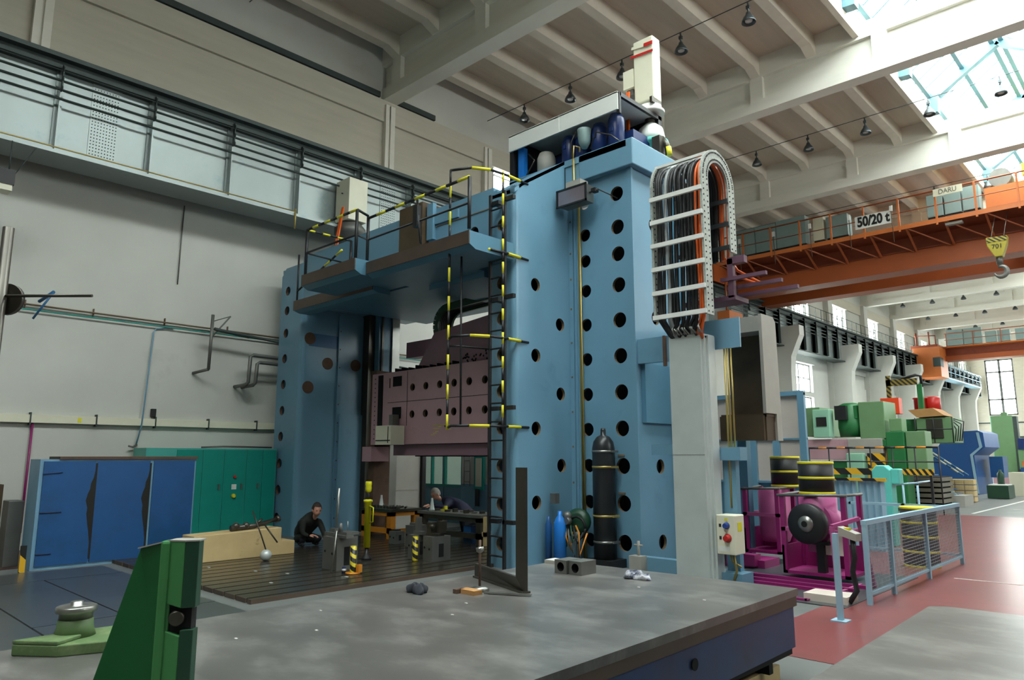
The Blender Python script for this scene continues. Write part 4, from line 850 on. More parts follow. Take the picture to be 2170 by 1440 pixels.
c = MB(); c.box(-12.62, -12.3, 11.86, 11.92, .82, 1.62).m(1).box(-12.56, -12.36, 11.85, 11.86, .9, 1.56); build('window_frame', c, [M['teal'], M['cream']], t)
build('wall_rack', MB().tube([(-12.95, 11.85, .9), (-12.95, 11.85, 1.7)], .01, 5).tube([(-12.75, 11.85, .9), (-12.75, 11.85, 1.7)], .01, 5).tube([(-12.95, 11.85, 1.0), (-12.75, 11.85, 1.0)], .008, 5).tube([(-12.95, 11.85, 1.25), (-12.75, 11.85, 1.25)], .008, 5).tube([(-12.95, 11.85, 1.5), (-12.75, 11.85, 1.5)], .008, 5), M['iron'], t)
c = MB().box(-12.56, -12.44, 11.84, 11.88, .45, .85).tube([(-12.5, 11.84, .5), (-12.9, 11.84, .1)], .006, 5); build('hanging_coat', c, M['black'], t)
build('floor_debris', MB().box(-12.2, -11.6, 11.2, 11.5, 0.05, .1), M['black'], label='dark scraps on the floor in front of the light blue office panel', cat='scrap')

# ================================================================ FOREGROUND
sp = thing('surface_plate', 'large grey lapped surface plate with a dark blue side, resting on timber blocks', 'surface plate', (-3.4, 1.5, .62))
XA, XB = -4.47, -2.27
c = MB().m(0).prism([(-4.5, -2.2, .58), (-2.15, -2.2, .58), (-2.31, 5.49, .58), (-4.52, 5.36, .58)], (0, 0, .05))
build('top', c, M['plate'], sp)
build('edge_band', MB().prism([(-4.49, -2.2, .51), (-2.16, -2.2, .51), (-2.315, 5.47, .51), (-4.51, 5.35, .51)], (0, 0, .07)), M['edge'], sp)
c = MB().m(0).prism([(-4.47, -2.2, .22), (-2.18, -2.2, .22), (-2.335, 5.45, .22), (-4.5, 5.33, .22)], (0, 0, .29))
c.m(1).lathe([(.035, 0), (.035, .004)], (-2.295, 3.94, .4), (1, 0, 0), 16); c.lathe([(.035, 0), (.035, .004)], (-2.24, 1.4, .4), (1, 0, 0), 16)
build('casting', c, [M['navy'], M['dark']], sp)
c = MB(); 
for y in (4.3, 5.05): c.box(-3.2, -2.36, y, y + .06, .1, .22)
c.box(-3.2, -2.34, 4.3, 5.4, .18, .22).m(0); build('skid', c, M['dark'], sp)
for i, (y, y2) in enumerate(((4.7, 5.35), (.8, 1.5))): build('timber_block', MB().box(-3.6, -2.42, y, y2, 0, .18 if i else .1), M['wood'], label=('wooden block carrying the right rear corner of the big surface plate', 'wooden block under the middle of the big surface plate')[i], cat='timber')
sp2 = thing('surface_plate', 'second grey surface plate at the lower right corner in front of the red floor', 'surface plate', (0, 3.5, 0))
c = MB().prism([(-1.35, 1.9, .56), (1.5, 1.9, .56), (1.5, 5.65, .56), (-1.36, 5.58, .56), (-1.44, 5.5, .56)], (0, 0, .06)).m(1).box(-.62, -.615, 2, 5.58, .619, .6205)
build('top', c, [M['plate'], M['edge']], sp2, bevel=.006); build('casting', MB().box(-1.3, 1.45, 2.0, 5.5, 0, .56), M['navy'], sp2)
T = .63
# steel square with a gauge beside it
c = MB().prism([(-3.64, 3.93, T), (-3.64, 3.93, 1.52), (-3.71, 3.91, 1.52), (-3.71, 3.91, T + .11), (-4.42, 4.17, T + .11), (-4.42, 4.17, T)], (.01, .022, 0))
c.prism([(-3.64, 3.9, T), (-4.42, 4.15, T), (-4.40, 4.2, T), (-3.62, 3.97, T)], (0, 0, .014))
build('engineers_square', c, M['dsteel'], label='large dark steel L-shaped engineer\'s square standing on the surface plate', cat='square')
t = thing('scribing_stand', 'thin upright scribing stand with a round knob beside the steel square', 'gauge', (-3.95, 3.78, T))
build('base', MB().lathe([(.07, 0), (.07, .02), (.03, .035)], (-3.95, 3.78, T), n=16), M['steel'], t); build('rod', MB().tube([(-3.95, 3.78, T + .03), (-3.95, 3.78, T + .36)], .009, 8), M['rust'], t)
build('knob', MB().sphere((-3.95, 3.78, T + .29), .025).tube([(-3.97, 3.76, T + .29), (-3.93, 3.8, T + .3)], .015, 8), M['steel'], t)
t = thing('wire_brush', 'wooden handled brush with a long blade lying in front of the steel square', 'brush', (-3.9, 3.7, T))
build('block', MB().box(-4.0, -3.84, 3.62, 3.70, T, T + .03), M['tan'], t); build('bristles', MB().box(-4.02, -3.98, 3.58, 3.66, T, T + .03), M['rust'], t)
build('blade', MB().bar((-3.84, 3.72, T + .01), (-3.53, 3.88, T + .012), .028, .008), M['steel'], t)
for x, y, lab in ((-4.02, 4.86, 'left hollow steel parallel block on the surface plate'), (-3.88, 4.88, 'right hollow steel parallel block on the surface plate')):
    c = MB(); c.panel((x - .07, y - .07, T), (1, 0, 0), (0, 0, 1), rect(0, .13, 0, .11), [(.065, .055, .038)], .2, (0, 1, 0), 12); c.m(1).box(x - .05, x + .04, y + .11, y + .115, T + .01, T + .1)
    build('parallel_block', c, [M['iron'], M['dark']], label=lab, cat='block')
def rag(nm, lab, cx, cy, rx, ry, h, m_, seed, cat):
    rnd = random.Random(seed); c = MB(); c.sphere((cx, cy, T + h*.35), rx, ry, h, 28, 16)
    ph = [rnd.random()*6 for _ in range(6)]
    for v in c.bm.verts:
        d = v.co - Vector((cx, cy, T)); a = math.atan2(d.y, d.x)
        k = 1 + .25*math.sin(3*a + ph[0]) + .14*math.sin(7*a + ph[1]) ; v.co.x = cx + d.x*k; v.co.y = cy + d.y*k
        v.co.z += h*(.35*math.sin(d.x*60 + ph[2])*math.cos(d.y*55 + ph[3]) + .2*math.sin(d.x*110 + ph[4])); v.co.z = max(v.co.z, T + .001)
    return build(nm, c, m_, label=lab, cat=cat)
rag('crumpled_rag', 'crumpled blue and white rag lying on the surface plate', -3.43, 5.02, .12, .07, .04, M['cloth'], 3, 'rag')
rag('work_glove', 'dark crumpled work glove lying near the left edge of the surface plate', -4.22, 3.42, .09, .06, .045, M['glove'], 5, 'glove')
for i, (x, y) in enumerate(((-4.3, 4.2), (-3.2, 4.7), (-4.2, 2.6), (-3.75, 2.3), (-3.7, 3.4), (-3.5, 3.1), (-2.6, 4.6), (-3.9, 1.9))):
    build('metal_chip', MB().box(x, x + .02, y, y + .012, T, T + .003), M['white'], label='tiny white chip on the large surface plate, %s' % ('left of the steel square', 'nearest the parallel blocks', 'in front of the dark glove', 'left of the plate middle', 'just in front of the wire brush', 'in front of the wire brush, farther right', 'nearest the rear right corner', 'closest to the camera')[i], cat='chip', group='tiny chips on the large surface plate')
build('metal_tin', MB().box(-4.52, -4.4, 5.15, 5.3, T, T + .03).m(1).box(-4.51, -4.41, 5.16, 5.29, T + .03, T + .034), [M['boxgrey'], M['white']], label='flat shiny tin at the far left corner of the surface plate', cat='tin')
# green bracket in the foreground, built in its own turned frame: e = along the web, g = depth
t = thing('angle_bracket', 'tall tapered green cast bracket with a notched black slide in the foreground', 'bracket', (-3.3, 1.3, T))
zt = 1.245; BO = Vector((-3.33, 1.3, 0)); e_ = Vector((.722, .692, 0)); g_ = Vector((-.692, .722, 0))
def Q(a, d, z): return BO + e_*a + g_*d + Vector((0, 0, z))
def qbox(m, a0, a1, d0, d1, z0, z1): return m.prism([Q(a0, d0, z0), Q(a1, d0, z0), Q(a1, d1, z0), Q(a0, d1, z0)], (0, 0, z1 - z0))
build('side_web', MB().prism([Q(-.293, .0, T), Q(-.135, .02, zt - .045), Q(0, .0, zt - .012), Q(.0, .0, T)], g_*.05), M['gcast'], t, bevel=.004)
c = MB(); qbox(c, -.035, .01, -.012, .05, T, zt - .01); build('cast_bead', c, M['gcast2'], t, bevel=.012)
c = MB(); c.prism([Q(.0, 0, .97), Q(.08, -.02, .955), Q(.08, -.02, zt - .012), Q(0, 0, zt - .012)], g_*.06).prism([Q(.0, 0, T), Q(.08, -.02, T), Q(.08, -.02, .84), Q(.0, 0, .86)], g_*.06)
qbox(c, 0, .02, .0, .06, .84, .98); build('front_rib', c, M['gcast2'], t, bevel=.004)
c = MB(); c.prism([Q(.08, -.02, .955), Q(.132, .0, .955), Q(.132, .0, zt - .012), Q(.08, -.02, zt - .012)], g_*.05).prism([Q(.08, -.02, T), Q(.13, .0, T), Q(.13, .0, .865), Q(.08, -.02, .865)], g_*.05)
build('slide', c, M['dgreen'], t, bevel=.003)  # dark green here stands for the side turned away from the light
c = MB(); c.prism([Q(-.137, .0, zt - .045), Q(0, -.002, zt - .012), Q(.08, -.022, zt - .012), Q(.134, .0, zt - .012), Q(.134, .07, zt - .012), Q(.02, .08, zt - .012), Q(.0, .06, zt - .012), Q(-.137, .07, zt - .045)], (0, 0, .006))
build('top_face', c, M['boxgrey'], t)
c = MB(); qbox(c, .01, .115, .01, .06, .85, .97); c.m(1); q_ = Q(.055, -.0, .91); c.lathe([(.034, -.03), (.034, 0), (.028, .012)], q_, -g_ + e_*.3, 20)
build('screw_head', c, [M['dark'], M['dsteel']], t)
# green casting with turned boss
t = thing('clamp_casting', 'low green triangular casting with a turned steel boss on the left of the surface plate', 'casting', (-4.35, 1.25, T))
c = MB(); pts = [(-4.36, .98), (-4.17, 1.13), (-4.05, 1.45), (-4.25, 1.68), (-4.42, 1.62), (-4.45, 1.35)]
c.prism([(x, y, T) for x, y in pts], (0, 0, .055)); cx = sum(p[0] for p in pts)/6; cy = sum(p[1] for p in pts)/6
c.prism([(x + .005*0, y, T + .055) for x, y in ((-4.36, .98), (-4.17, 1.13), (-4.28, 1.3), (-4.36, 1.2))], (0, 0, .02))
build('body', c, M['olive'], t, bevel=.006)
build('boss', MB().lathe([(.1, .05), (.085, .1), (.082, .14)], (-4.345, 1.25, T), n=28), M['olive'], t)
build('steel_disc', MB().lathe([(.078, .12), (.078, .17), (.095, .175), (.095, .2), (.085, .205), (.03, .207), (.03, .225), (.0, .225)], (-4.345, 1.25, T), n=32), M['steel'], t)
# height gauge at the left edge
t = thing('height_gauge', 'tall dark height gauge with a round clamp and long horizontal scriber at the left edge', 'height gauge', (-3.34, .6, T))
gx, gy = -3.31, .585
build('column', MB().tube([(gx, gy, T), (gx, gy, 2.49)], .02, 14), M['dsteel'], t)
build('base', MB().lathe([(.16, 0), (.16, .05), (.05, .09)], (gx, gy, T), n=24), M['dsteel'], t)
build('clamp', MB().lathe([(.045, -.03), (.045, .05)], (gx - .02, gy - .03, 2.21), (.7, -.7, 0), 20).lathe([(.062, -.05), (.062, -.03)], (gx + .0, gy, 2.21), (.7, -.7, 0), 24), M['dsteel'], t)
build('scriber', MB().tube([(gx, gy, 2.215), (gx + .26, gy + .245, 2.215)], .006, 8), M['dsteel'], t)
build('fine_arm', MB().box(gx - .14, gx - .04, gy - .08, gy - .05, 2.19, 2.29), M['black'], t)

# ================================================================ PEOPLE
def skinned(nm, chains, parent=None, sub=1):
    """chains: list of lists of (x,y,z,r); all chains are joined where points coincide"""
    me = bpy.data.meshes.new(nm); vs = []; es = []; rr = []; idx = {}
    for ch_ in chains:
        prev = None
        for (x, y, z, r) in ch_:
            k_ = (round(x, 4), round(y, 4), round(z, 4))
            if k_ not in idx: idx[k_] = len(vs); vs.append((x, y, z)); rr.append(r)
            if prev is not None and prev != idx[k_]: es.append((prev, idx[k_]))
            prev = idx[k_]
    me.from_pydata(vs, es, []); o = bpy.data.objects.new(nm, me); COL.objects.link(o)
    o.modifiers.new('s', 'SKIN'); 
    if not me.skin_vertices: me.skin_vertices.new() if hasattr(me.skin_vertices, 'new') else None
    for i, v in enumerate(me.skin_vertices[0].data): v.radius = (rr[i], rr[i]); v.use_root = (i == 0); v.use_loose = False
    sb = o.modifiers.new('d', 'SUBSURF'); sb.levels = sub; sb.render_levels = sub
    bpy.context.view_layer.update(); dg = bpy.context.evaluated_depsgraph_get()
    m2 = bpy.data.meshes.new_from_object(o.evaluated_get(dg)); bpy.data.objects.remove(o)
    return m2
def head(c, fwd, s=1.):
    """head mesh with nose, brow, chin, ears; fwd = facing direction"""
    f = Vector(fwd).normalized(); up = Vector((0, 0, 1)); x = f.cross(up).normalized(); up = x.cross(f).normalized()
    mx = Matrix((( x.x, f.x, up.x, c[0]), (x.y, f.y, up.y, c[1]), (x.z, f.z, up.z, c[2]), (0, 0, 0, 1))) @ Matrix.Scale(s, 4)
    b = MB(); b.sphere((0, 0, 0), .075, .092, .115, 28, 20, Matrix())
    for v in b.bm.verts:
        p = v.co
        if p.z < -.02: p.x *= 1 - min(.35, (-p.z - .02)*3.2); p.y = p.y*(1 - min(.12, (-p.z - .02)*1.2)) + .012
        if p.y > .05:                                                # face relief
            p.z = p.z
            nz = math.exp(-((p.x/.013)**2) - (((p.z + .012)/.02)**2)); p.y += .022*nz
            for sx in (-1, 1): p.y -= .012*math.exp(-(((p.x - sx*.032)/.014)**2) - (((p.z - .018)/.011)**2))
            p.y += .006*math.exp(-((p.x/.022)**2) - (((p.z + .058)/.006)**2)) - .006*math.exp(-((p.x/.026)**2) - (((p.z + .05)/.004)**2))
            p.y += .006*math.exp(-(((p.z - .04)/.01)**2))
    for sx in (-1, 1): b.sphere(None, .012, .022, .032, 10, 8, Matrix.Translation((sx*.077, -.005, -.005)))
    b.sphere(None, .042, .045, .07, 14, 8, Matrix.Translation((0, -.02, -.12)))
    b.bm.transform(mx); hairm = MB(); hairm.sphere(None, .082, .1, .118, 24, 16, Matrix.Translation((0, -.012, .012)))
    dl = [v for v in hairm.bm.verts if (v.co.y > .045 and v.co.z < .065) or v.co.z < -.06 or (v.co.y > .0 and v.co.z < .0)]
    bmesh.ops.delete(hairm.bm, geom=dl, context='VERTS')
    rn = random.Random(4)
    for v in hairm.bm.verts: v.co *= 1 + .05*rn.random()
    hairm.bm.transform(mx)
    eyes = MB()
    for sx in (-1, 1): eyes.sphere(None, .011, .008, .007, 10, 8, Matrix.Translation((sx*.032, .082, .018)))
    eyes.bm.transform(mx)
    return b, hairm, eyes
def hand(wrist, d, palm_n, s=1., curl=.5):
    """five separate fingers on a palm: chains for skinning"""
    w_ = Vector(wrist); d = Vector(d).normalized(); n_ = Vector(palm_n); n_ = (n_ - d*n_.dot(d)).normalized(); a = d.cross(n_).normalized(); ch_ = []
    def P(u, v, q, r): p = w_ + d*u*s + a*v*s + n_*q*s; return (p.x, p.y, p.z, r*s)
    palmc = P(.05, 0, 0, .026); ch_.append([P(0, 0, 0, .024), palmc, P(.085, 0, 0, .028)])
    for i, (v, L_) in enumerate(((-.033, .068), (-.011, .078), (.011, .073), (.032, .058))):
        ch_.append([P(.06, v*.9, 0, .0095), P(.095, v, .002, .0095), P(.095 + L_*.45, v*1.1, .012*curl*2, .0085), P(.095 + L_*(1 - .25*curl), v*1.15, .045*curl + .01, .0075)])
    ch_.append([P(.02, -.02, .0, .011), P(.05, -.045, .012, .011), P(.085, -.055, .024, .009)])
    return ch_
def person(lab, loc, body, hands, hd, fwd, hairm, torso_mat, leg_z, cloth2, hs=1.):
    t = thing('person', lab, 'person', loc)
    me = skinned('body', body); bmx = bmesh.new(); bmx.from_mesh(me)
    for f in bmx.faces: f.smooth = True; f.material_index = 1 if f.calc_center_median().z > leg_z(f.calc_center_median()) else 2
    def add(me2, mi):
        n0 = len(bmx.faces); bmx.from_mesh(me2); bmx.faces.ensure_lookup_table()
        for f in bmx.faces[n0:]: f.material_index = mi; f.smooth = True
    for h in hands:
        for chn in h: add(skinned('h', [chn]), 0)
    hb, hh, ey = head(hd, fwd, hs); tm = bpy.data.meshes.new('t'); hb.bm.to_mesh(tm); add(tm, 0)
    out = bpy.data.meshes.new('body'); bmx.to_mesh(out); bmx.free(); link('body', out, [M['skin'], torso_mat, cloth2], t, None)
    build('hair', hh, hairm, t); build('eyes', ey, M['ink'], t)
    return t
# man crouching at the foot of the left column, facing right, arm stretched to the plate
bx, by = -11.75, 6.9
pel = (bx - .12, by + .0, .2, .13)
body = [[pel, (bx + .02, by, .36, .145), (bx + .17, by, .5, .14), (bx + .25, by, .57, .09), (bx + .33, by, .62, .052)],
        [(bx + .17, by, .5, .14), (bx + .23, by - .16, .47, .07), (bx + .3, by - .2, .28, .05), (bx + .36, by - .1, .24, .036)],
        [(bx + .17, by, .5, .14), (bx + .27, by + .15, .46, .07), (bx + .42, by + .14, .3, .05), (bx + .62, by + .06, .18, .034)],
        [pel, (bx + .06, by - .13, .17, .09), (bx + .26, by - .15, .2, .075), (bx + .2, by - .15, .1, .05), (bx + .12, by - .15, .09, .045), (bx + .3, by - .16, .085, .035)],
        [pel, (bx + .06, by + .13, .17, .09), (bx + .3, by + .14, .18, .07), (bx + .16, by + .14, .1, .05), (bx + .1, by + .14, .09, .04), (bx + .26, by + .15, .085, .035)]]
person('man in a dark jacket crouching at the foot of the left blue column, reaching forward', (bx, by, z1), body,
       [hand((bx + .36, by - .1, .24), (.5, .6, .1), (0, 0, -1), 1., .9), hand((bx + .62, by + .06, .18), (1, -.1, -.25), (0, 0, -1), 1., .2)],
       (bx + .42, by - .01, .68), (.95, -.15, -.35), M['hair'], M['jacket'], lambda p: .2, M['trousers'], 1.)
# older man bending over the dark bench
bx, by = -11.35, 9.95
pel = (bx + .45, by + .15, .42, .14)
body = [[pel, (bx + .28, by + .1, .58, .16), (bx + .08, by + .02, .68, .17), (bx - .04, by - .05, .72, .1), (bx - .1, by - .1, .74, .055)],
        [(bx + .08, by + .02, .68, .17), (bx - .06, by + .2, .64, .075), (bx - .2, by + .0, .58, .05), (bx - .24, by - .3, .62, .036)],
        [(bx + .08, by + .02, .68, .17), (bx + .2, by - .2, .66, .075), (bx + .3, by - .34, .6, .05), (bx + .1, by - .45, .62, .036)],
        [pel, (bx + .5, by + .0, .3, .1), (bx + .5, by - .02, .14, .07), (bx + .5, by, .1, .05), (bx + .42, by - .1, .09, .04)],
        [pel, (bx + .55, by + .3, .3, .1), (bx + .58, by + .3, .14, .07), (bx + .6, by + .3, .1, .05), (bx + .5, by + .2, .09, .04)]]
person('grey haired man in navy workwear bending over the dark workbench', (bx, by, z1), body,
       [hand((bx - .24, by - .3, .62), (.2, -1, 0), (0, 0, -1), 1., .5), hand((bx + .1, by - .45, .62), (-.6, -.8, 0), (0, 0, -1), 1., .5)],
       (bx - .17, by - .2, .84), (-.1, -.85, -.62), M['ghair'], M['sweater'], lambda p: .36, M['trousers'], 1.)
# ================================================================ RIGHT SIDE
# wire mesh fence
t = thing('mesh_fence', 'pale blue steel fence with wire mesh along the red floor', 'fence', (-2.82, 10.8, 0))
PY = [8.6, 9.45, 10.95, 12.75]
for y in PY: build('post', MB().box(-2.85, -2.8, y - .025, y + .025, 0, .86), M['fence'], t); 
build('rail', MB().box(-2.855, -2.795, 8.57, 12.78, .85, .9).box(-2.84, -2.81, 8.6, 12.75, .1, .13), M['fence'], t)
for a, b in zip(PY, PY[1:]):
    c = MB(); y = a + .03
    while y < b - .03: c.box(-2.827, -2.823, y, y + .004, .12, .85); y += .045
    z = .14
    while z < .85: c.box(-2.828, -2.822, a, b, z, z + .004); z += .04
    build('mesh_panel', c, M['mesh'], t)
c = MB()
build('back_rail', MB().box(-4.4, -2.8, 12.72, 12.77, .82, .86).box(-4.4, -2.8, 12.73, 12.76, .12, .15).box(-4.42, -4.37, 12.72, 12.77, 0, .86).box(-3.6, -3.55, 12.72, 12.77, 0, .86), M['fence'], t)
build('fence_post', MB().box(-2.80, -2.75, 7.55, 7.6, 0, .84).box(-2.85, -2.7, 7.5, 7.65, 0, .015), M['fence'], label='single pale blue post standing alone in front of the mesh fence', cat='post')
t = thing('control_console', 'small grey operating console on a bent black cable beside the fence gap', 'console', (-2.95, 8.48, 0))
build('panel_box', MB().prism([(-3.05, 8.42, .74), (-2.87, 8.44, .68), (-2.87, 8.44, .76), (-3.05, 8.42, .83)], (.02, .12, 0)), M['boxgrey'], t)
build('buttons', MB().box(-3.0, -2.94, 8.46, 8.52, .79, .82), M['yellow'], t)
build('cable', MB().tube([(-2.93, 8.5, .72), (-2.92, 8.5, .5), (-2.95, 8.5, .35), (-2.92, 8.5, .15), (-2.98, 8.42, .03)], .03, 8), M['black'], t)
c = MB()
for (a, b) in (((-3.28, 8.93, 0), (-3.3, 8.93, .78)), ((-3.3, 8.93, .78), (-3.12, 9.3, .86)), ((-3.12, 9.7, 0), (-3.12, 9.3, .86))): c.bar(a, b, .045)
c.box(-3.3, -3.26, 8.93, 9.7, 0, .04)
build('pipe_stand', c, M['magenta2'], label='slim pale pink guard frame beside the black nozzle', cat='frame')  # a slim guard frame, carrying no pipe
build('floor_plate', MB().box(-3.45, -2.98, 8.35, 8.7, 0, .09), M['panel'], label='flat pinkish steel plate on the floor at the fence gap', cat='plate')
# roller drums
def drum(x, y, z0, z1_, r, lab, nm='banded_drum'):
    t = thing(nm, lab, 'drum', (x, y, z0)); H = z1_ - z0
    build('shell', MB().lathe([(r, 0), (r, H), (r - .02, H)], (x, y, z0), n=36), M['black'], t)
    k_ = max(2, round(H/.2)); 
    for i in range(k_ + 1): z = z0 + (H - .03)*i/k_; build('yellow_band', MB().lathe([(r + .003, 0), (r + .006, .003), (r + .006, .03), (r + .003, .033)], (x, y, z), n=36), M['amber'] if False else M['yellow'], t)
    return t
def stand(lab, x0, x1, y0, y1, z0, h):
    t = thing('pump_stand', lab, 'machine stand', ((x0 + x1)/2, (y0 + y1)/2, 0))
    for a in (x0, x1 - .06):
        for b in (y0, y1 - .06): build('post', MB().box(a, a + .06, b, b + .06, z0, h), M['magenta'], t)
    build('base_tray', MB().box(x0, x1, y0, y1, z0, z0 + .04).box(x0, x0 + .03, y0, y1, z0, z0 + .36).box(x0, x1, y1 - .03, y1, z0, z0 + .36), M['magenta'], t)
    build('cross_bar', MB().box(x0, x1, y0, y0 + .04, z0 + .55, z0 + .6).box(x0, x0 + .04, y0, y1, z0 + .55, z0 + .6).box(x1 - .04, x1, y0, y1, z0 + .55, z0 + .6), M['magenta2'], t)
    build('tie_rod', MB().tube([(x0 - .03, y0, h - .02), (x1 + .03, y0, h)], .02, 6).tube([(x1, y0, h), (x1, y1, h)], .02, 6).tube([(x0, y0, h - .02), (x0, y1, h)], .02, 6), M['iron'], t)
    return t
t = stand('near magenta pump stand with a black ring nozzle facing the camera', -4.28, -3.42, 9.75, 10.4, .06, 1.1)
x, y = -3.86, 10.0
build('body', MB().lathe([(.17, .45), (.24, .55), (.24, 1.1)], (x, y, 0), n=32).lathe([(.26, 0), (.24, .2), (.16, .45)], (x, y - .15, .73), (.25, 1, 0), 32), M['magenta2'], t)
build('nozzle_ring', MB().lathe([(.12, 0), (.25, .0), (.26, .02), (.26, .1), (.2, .12)], (x - .02, y - .4, .73), (.1, 1, 0), 36), M['black'], t, 'black ring flange')
build('spindle', MB().lathe([(.045, -.04), (.1, -.02), (.11, .03)], (x - .02, y - .4, .73), (.1, 1, 0), 28).m(1).lathe([(.04, -.045), (.04, -.041)], (x - .02, y - .4, .73), (.1, 1, 0), 20), [M['steel'], M['dark']], t)
build('support_post', MB().box(x + .02, x + .12, y - .2, y - .1, .1, .5).box(x - .1, x + .2, y - .25, y, .46, .5), M['black'], t)
c = MB().box(x + .1, x + .38, y - .15, y - .12, .33, .62).m(1).box(x - .1, x + .1, y - .15, y - .12, .35, .46); build('side_panel', c, [M['panel'], M['magenta2']], t)
drum(x, 10.0, 1.1, 1.53, .225, 'black drum with yellow bands on top of the near magenta stand')
t = stand('far magenta pump stand behind the switch box', -5.36, -4.78, 10.85, 11.5, .14, 1.12)
build('body', MB().lathe([(.2, .3), (.24, .4), (.24, 1.1)], (-5.0, 11.2, 0), n=28), M['magenta2'], t)
drum(-4.86, 11.35, 1.13, 1.6, .22, 'black drum with yellow bands on top of the far magenta stand')
drum(-3.2, 12.1, 0, .86, .24, 'tall black drum with yellow bands standing on the floor behind the mesh fence')
c = MB(); 
for y, a, b in ((8.95, -4.6, -3.3), (9.2, -4.8, -3.2), (9.5, -4.9, -3.1)): c.box(a, b, y, y + .04, 0, .05)
c.box(-4.2, -3.4, 8.3, 8.34, 0, .03).box(-3.42, -3.38, 8.3, 8.9, 0, .03)
build('floor_rail', c, M['magenta'], label='low magenta rails bolted to the floor in front of the near pump stand', cat='rail')
build('motor_skid', MB().box(-5.6, -4.75, 10.2, 10.7, 0, .12).m(1).lathe([(.1, 0), (.1, .4)], (-5.5, 10.2, .15), (1, 0, 0), 16).m(0).box(-5.3, -4.85, 10.1, 10.3, .04, .2), [M['magenta'], M['black']], label='low dark magenta motor base on the floor left of the near stand', cat='machine base')
build('grey_grating', MB().box(-4.9, -2.95, 8.2, 10.9, .004, .01), M['sheet'], label='grey steel floor sheet under the magenta stands', cat='floor sheet')
# partition of pinkish panels with blue frame
t = thing('machine_enclosure', 'tall enclosure of pale pinkish panels in light blue frames', 'enclosure', (-6.5, 13, 0))
build('panels', MB().box(-6.9, -5.2, 13.02, 13.05, 1.15, 2.75), M['panel'], t)
build('lower_panel', MB().box(-6.9, -5.2, 13.03, 13.06, 0, 1.15), M['blue2'], t)
for x in (-6.5, -6.2, -5.75, -5.25): build('frame_post', MB().box(x, x + .12, 12.95, 13.03, 0, 2.75), M['blue'], t)
build('frame_rail', MB().box(-6.9, -5.13, 12.96, 13.04, 2.7, 2.78).box(-6.9, -5.13, 12.98, 13.04, 1.12, 1.16).box(-6.9, -5.13, 12.98, 13.04, 1.9, 1.93), M['blue'], t)
build('speaker', MB().lathe([(.08, 0), (.08, .12)], (-5.75, 12.9, 2.9), (0, -1, 0), 16).box(-6.1, -5.75, 12.95, 12.97, 2.9, 2.92), M['black'], t)
# blue guard panels with hazard band
t = thing('safety_barrier', 'row of light blue corrugated barrier panels with a yellow and black top edge', 'guard', (-4.5, 13.6, 0))
for i in range(2): 
    c = MB(); x0_ = -4.95 + .46*i
    for j in range(4): c.prism([(x0_ + .11*j, 13.5, 0), (x0_ + .055 + .11*j, 13.44, 0), (x0_ + .11 + .11*j, 13.5, 0)], (0, 0, 1.2))
    build('panel', c, M['fence'], t)
build('hazard_edge', MB().box(-4.96, -4.0, 13.4, 13.46, 1.18, 1.23), M['hazard'], t)
build('hazard_board', MB().box(-5.9, -4.75, 15.3, 15.34, 1.24, 1.37).m(1).box(-5.8, -5.75, 15.34, 15.38, 0, 1.36).box(-4.85, -4.8, 15.34, 15.38, 0, 1.36), [M['hazard'], M['black']], label='yellow and black diagonal striped board above the corrugated barrier', cat='barrier')
build('hazard_board', MB().box(-5.3, -4.25, 17.5, 17.54, 1.2, 1.33).m(1).box(-5.2, -5.15, 17.54, 17.58, 0, 1.32).box(-4.35, -4.3, 17.54, 17.58, 0, 1.32), [striped('fine_hazard', '#d8a51c', '#141414', 9, (.9, 0, .6)), M['black']], label='yellow and black striped board right of the turquoise post', cat='barrier')
build('machine_post', MB().prism([(-4.5, 14.3, 0), (-4.18, 14.3, 0), (-4.18, 14.3, 1.35), (-4.28, 14.3, 1.44), (-4.42, 14.3, 1.44), (-4.5, 14.3, 1.35)], (0, .3, 0)).box(-4.2, -4.05, 14.35, 14.6, 1.1, 1.38), M['aqua'], label='turquoise enamelled machine post in the middle of the aisle side', cat='machine post', bevel=.02)
c = MB()
for x in (-4.9, -4.6, -4.33): c.tube([(x, 16.5, 0), (x, 16.5, 1.02)], .022, 6)
c.tube([(-4.9, 16.5, 1.0), (-4.33, 16.5, 1.07)], .022, 6).tube([(-4.9, 16.5, .55), (-4.33, 16.5, .6)], .018, 6).tube([(-4.33, 16.5, 1.07), (-4.6, 18.5, 1.05)], .022, 6)
build('guard_rail', c, M['fence'], label='pale blue tubular guard rail behind the turquoise post', cat='guard rail')
c = MB(); 
for i in range(6): c.box(-7.1, -5.95, 25.3, 26.6, .02 + .165*i, .13 + .165*i)
c.m(1).box(-7.05, -6.0, 25.4, 26.5, 0, .98)
build('slab_stack', c, [mat('brownish_grey_slab', '#6d675b', .7), M['dark']], label='stack of brownish grey slabs beside the aisle', cat='stack')
build('grey_crate', MB().box(-6.1, -5.75, 27, 28.2, 0, .35), M['boxgrey'], label='low grey box right of the slab stack', cat='box')
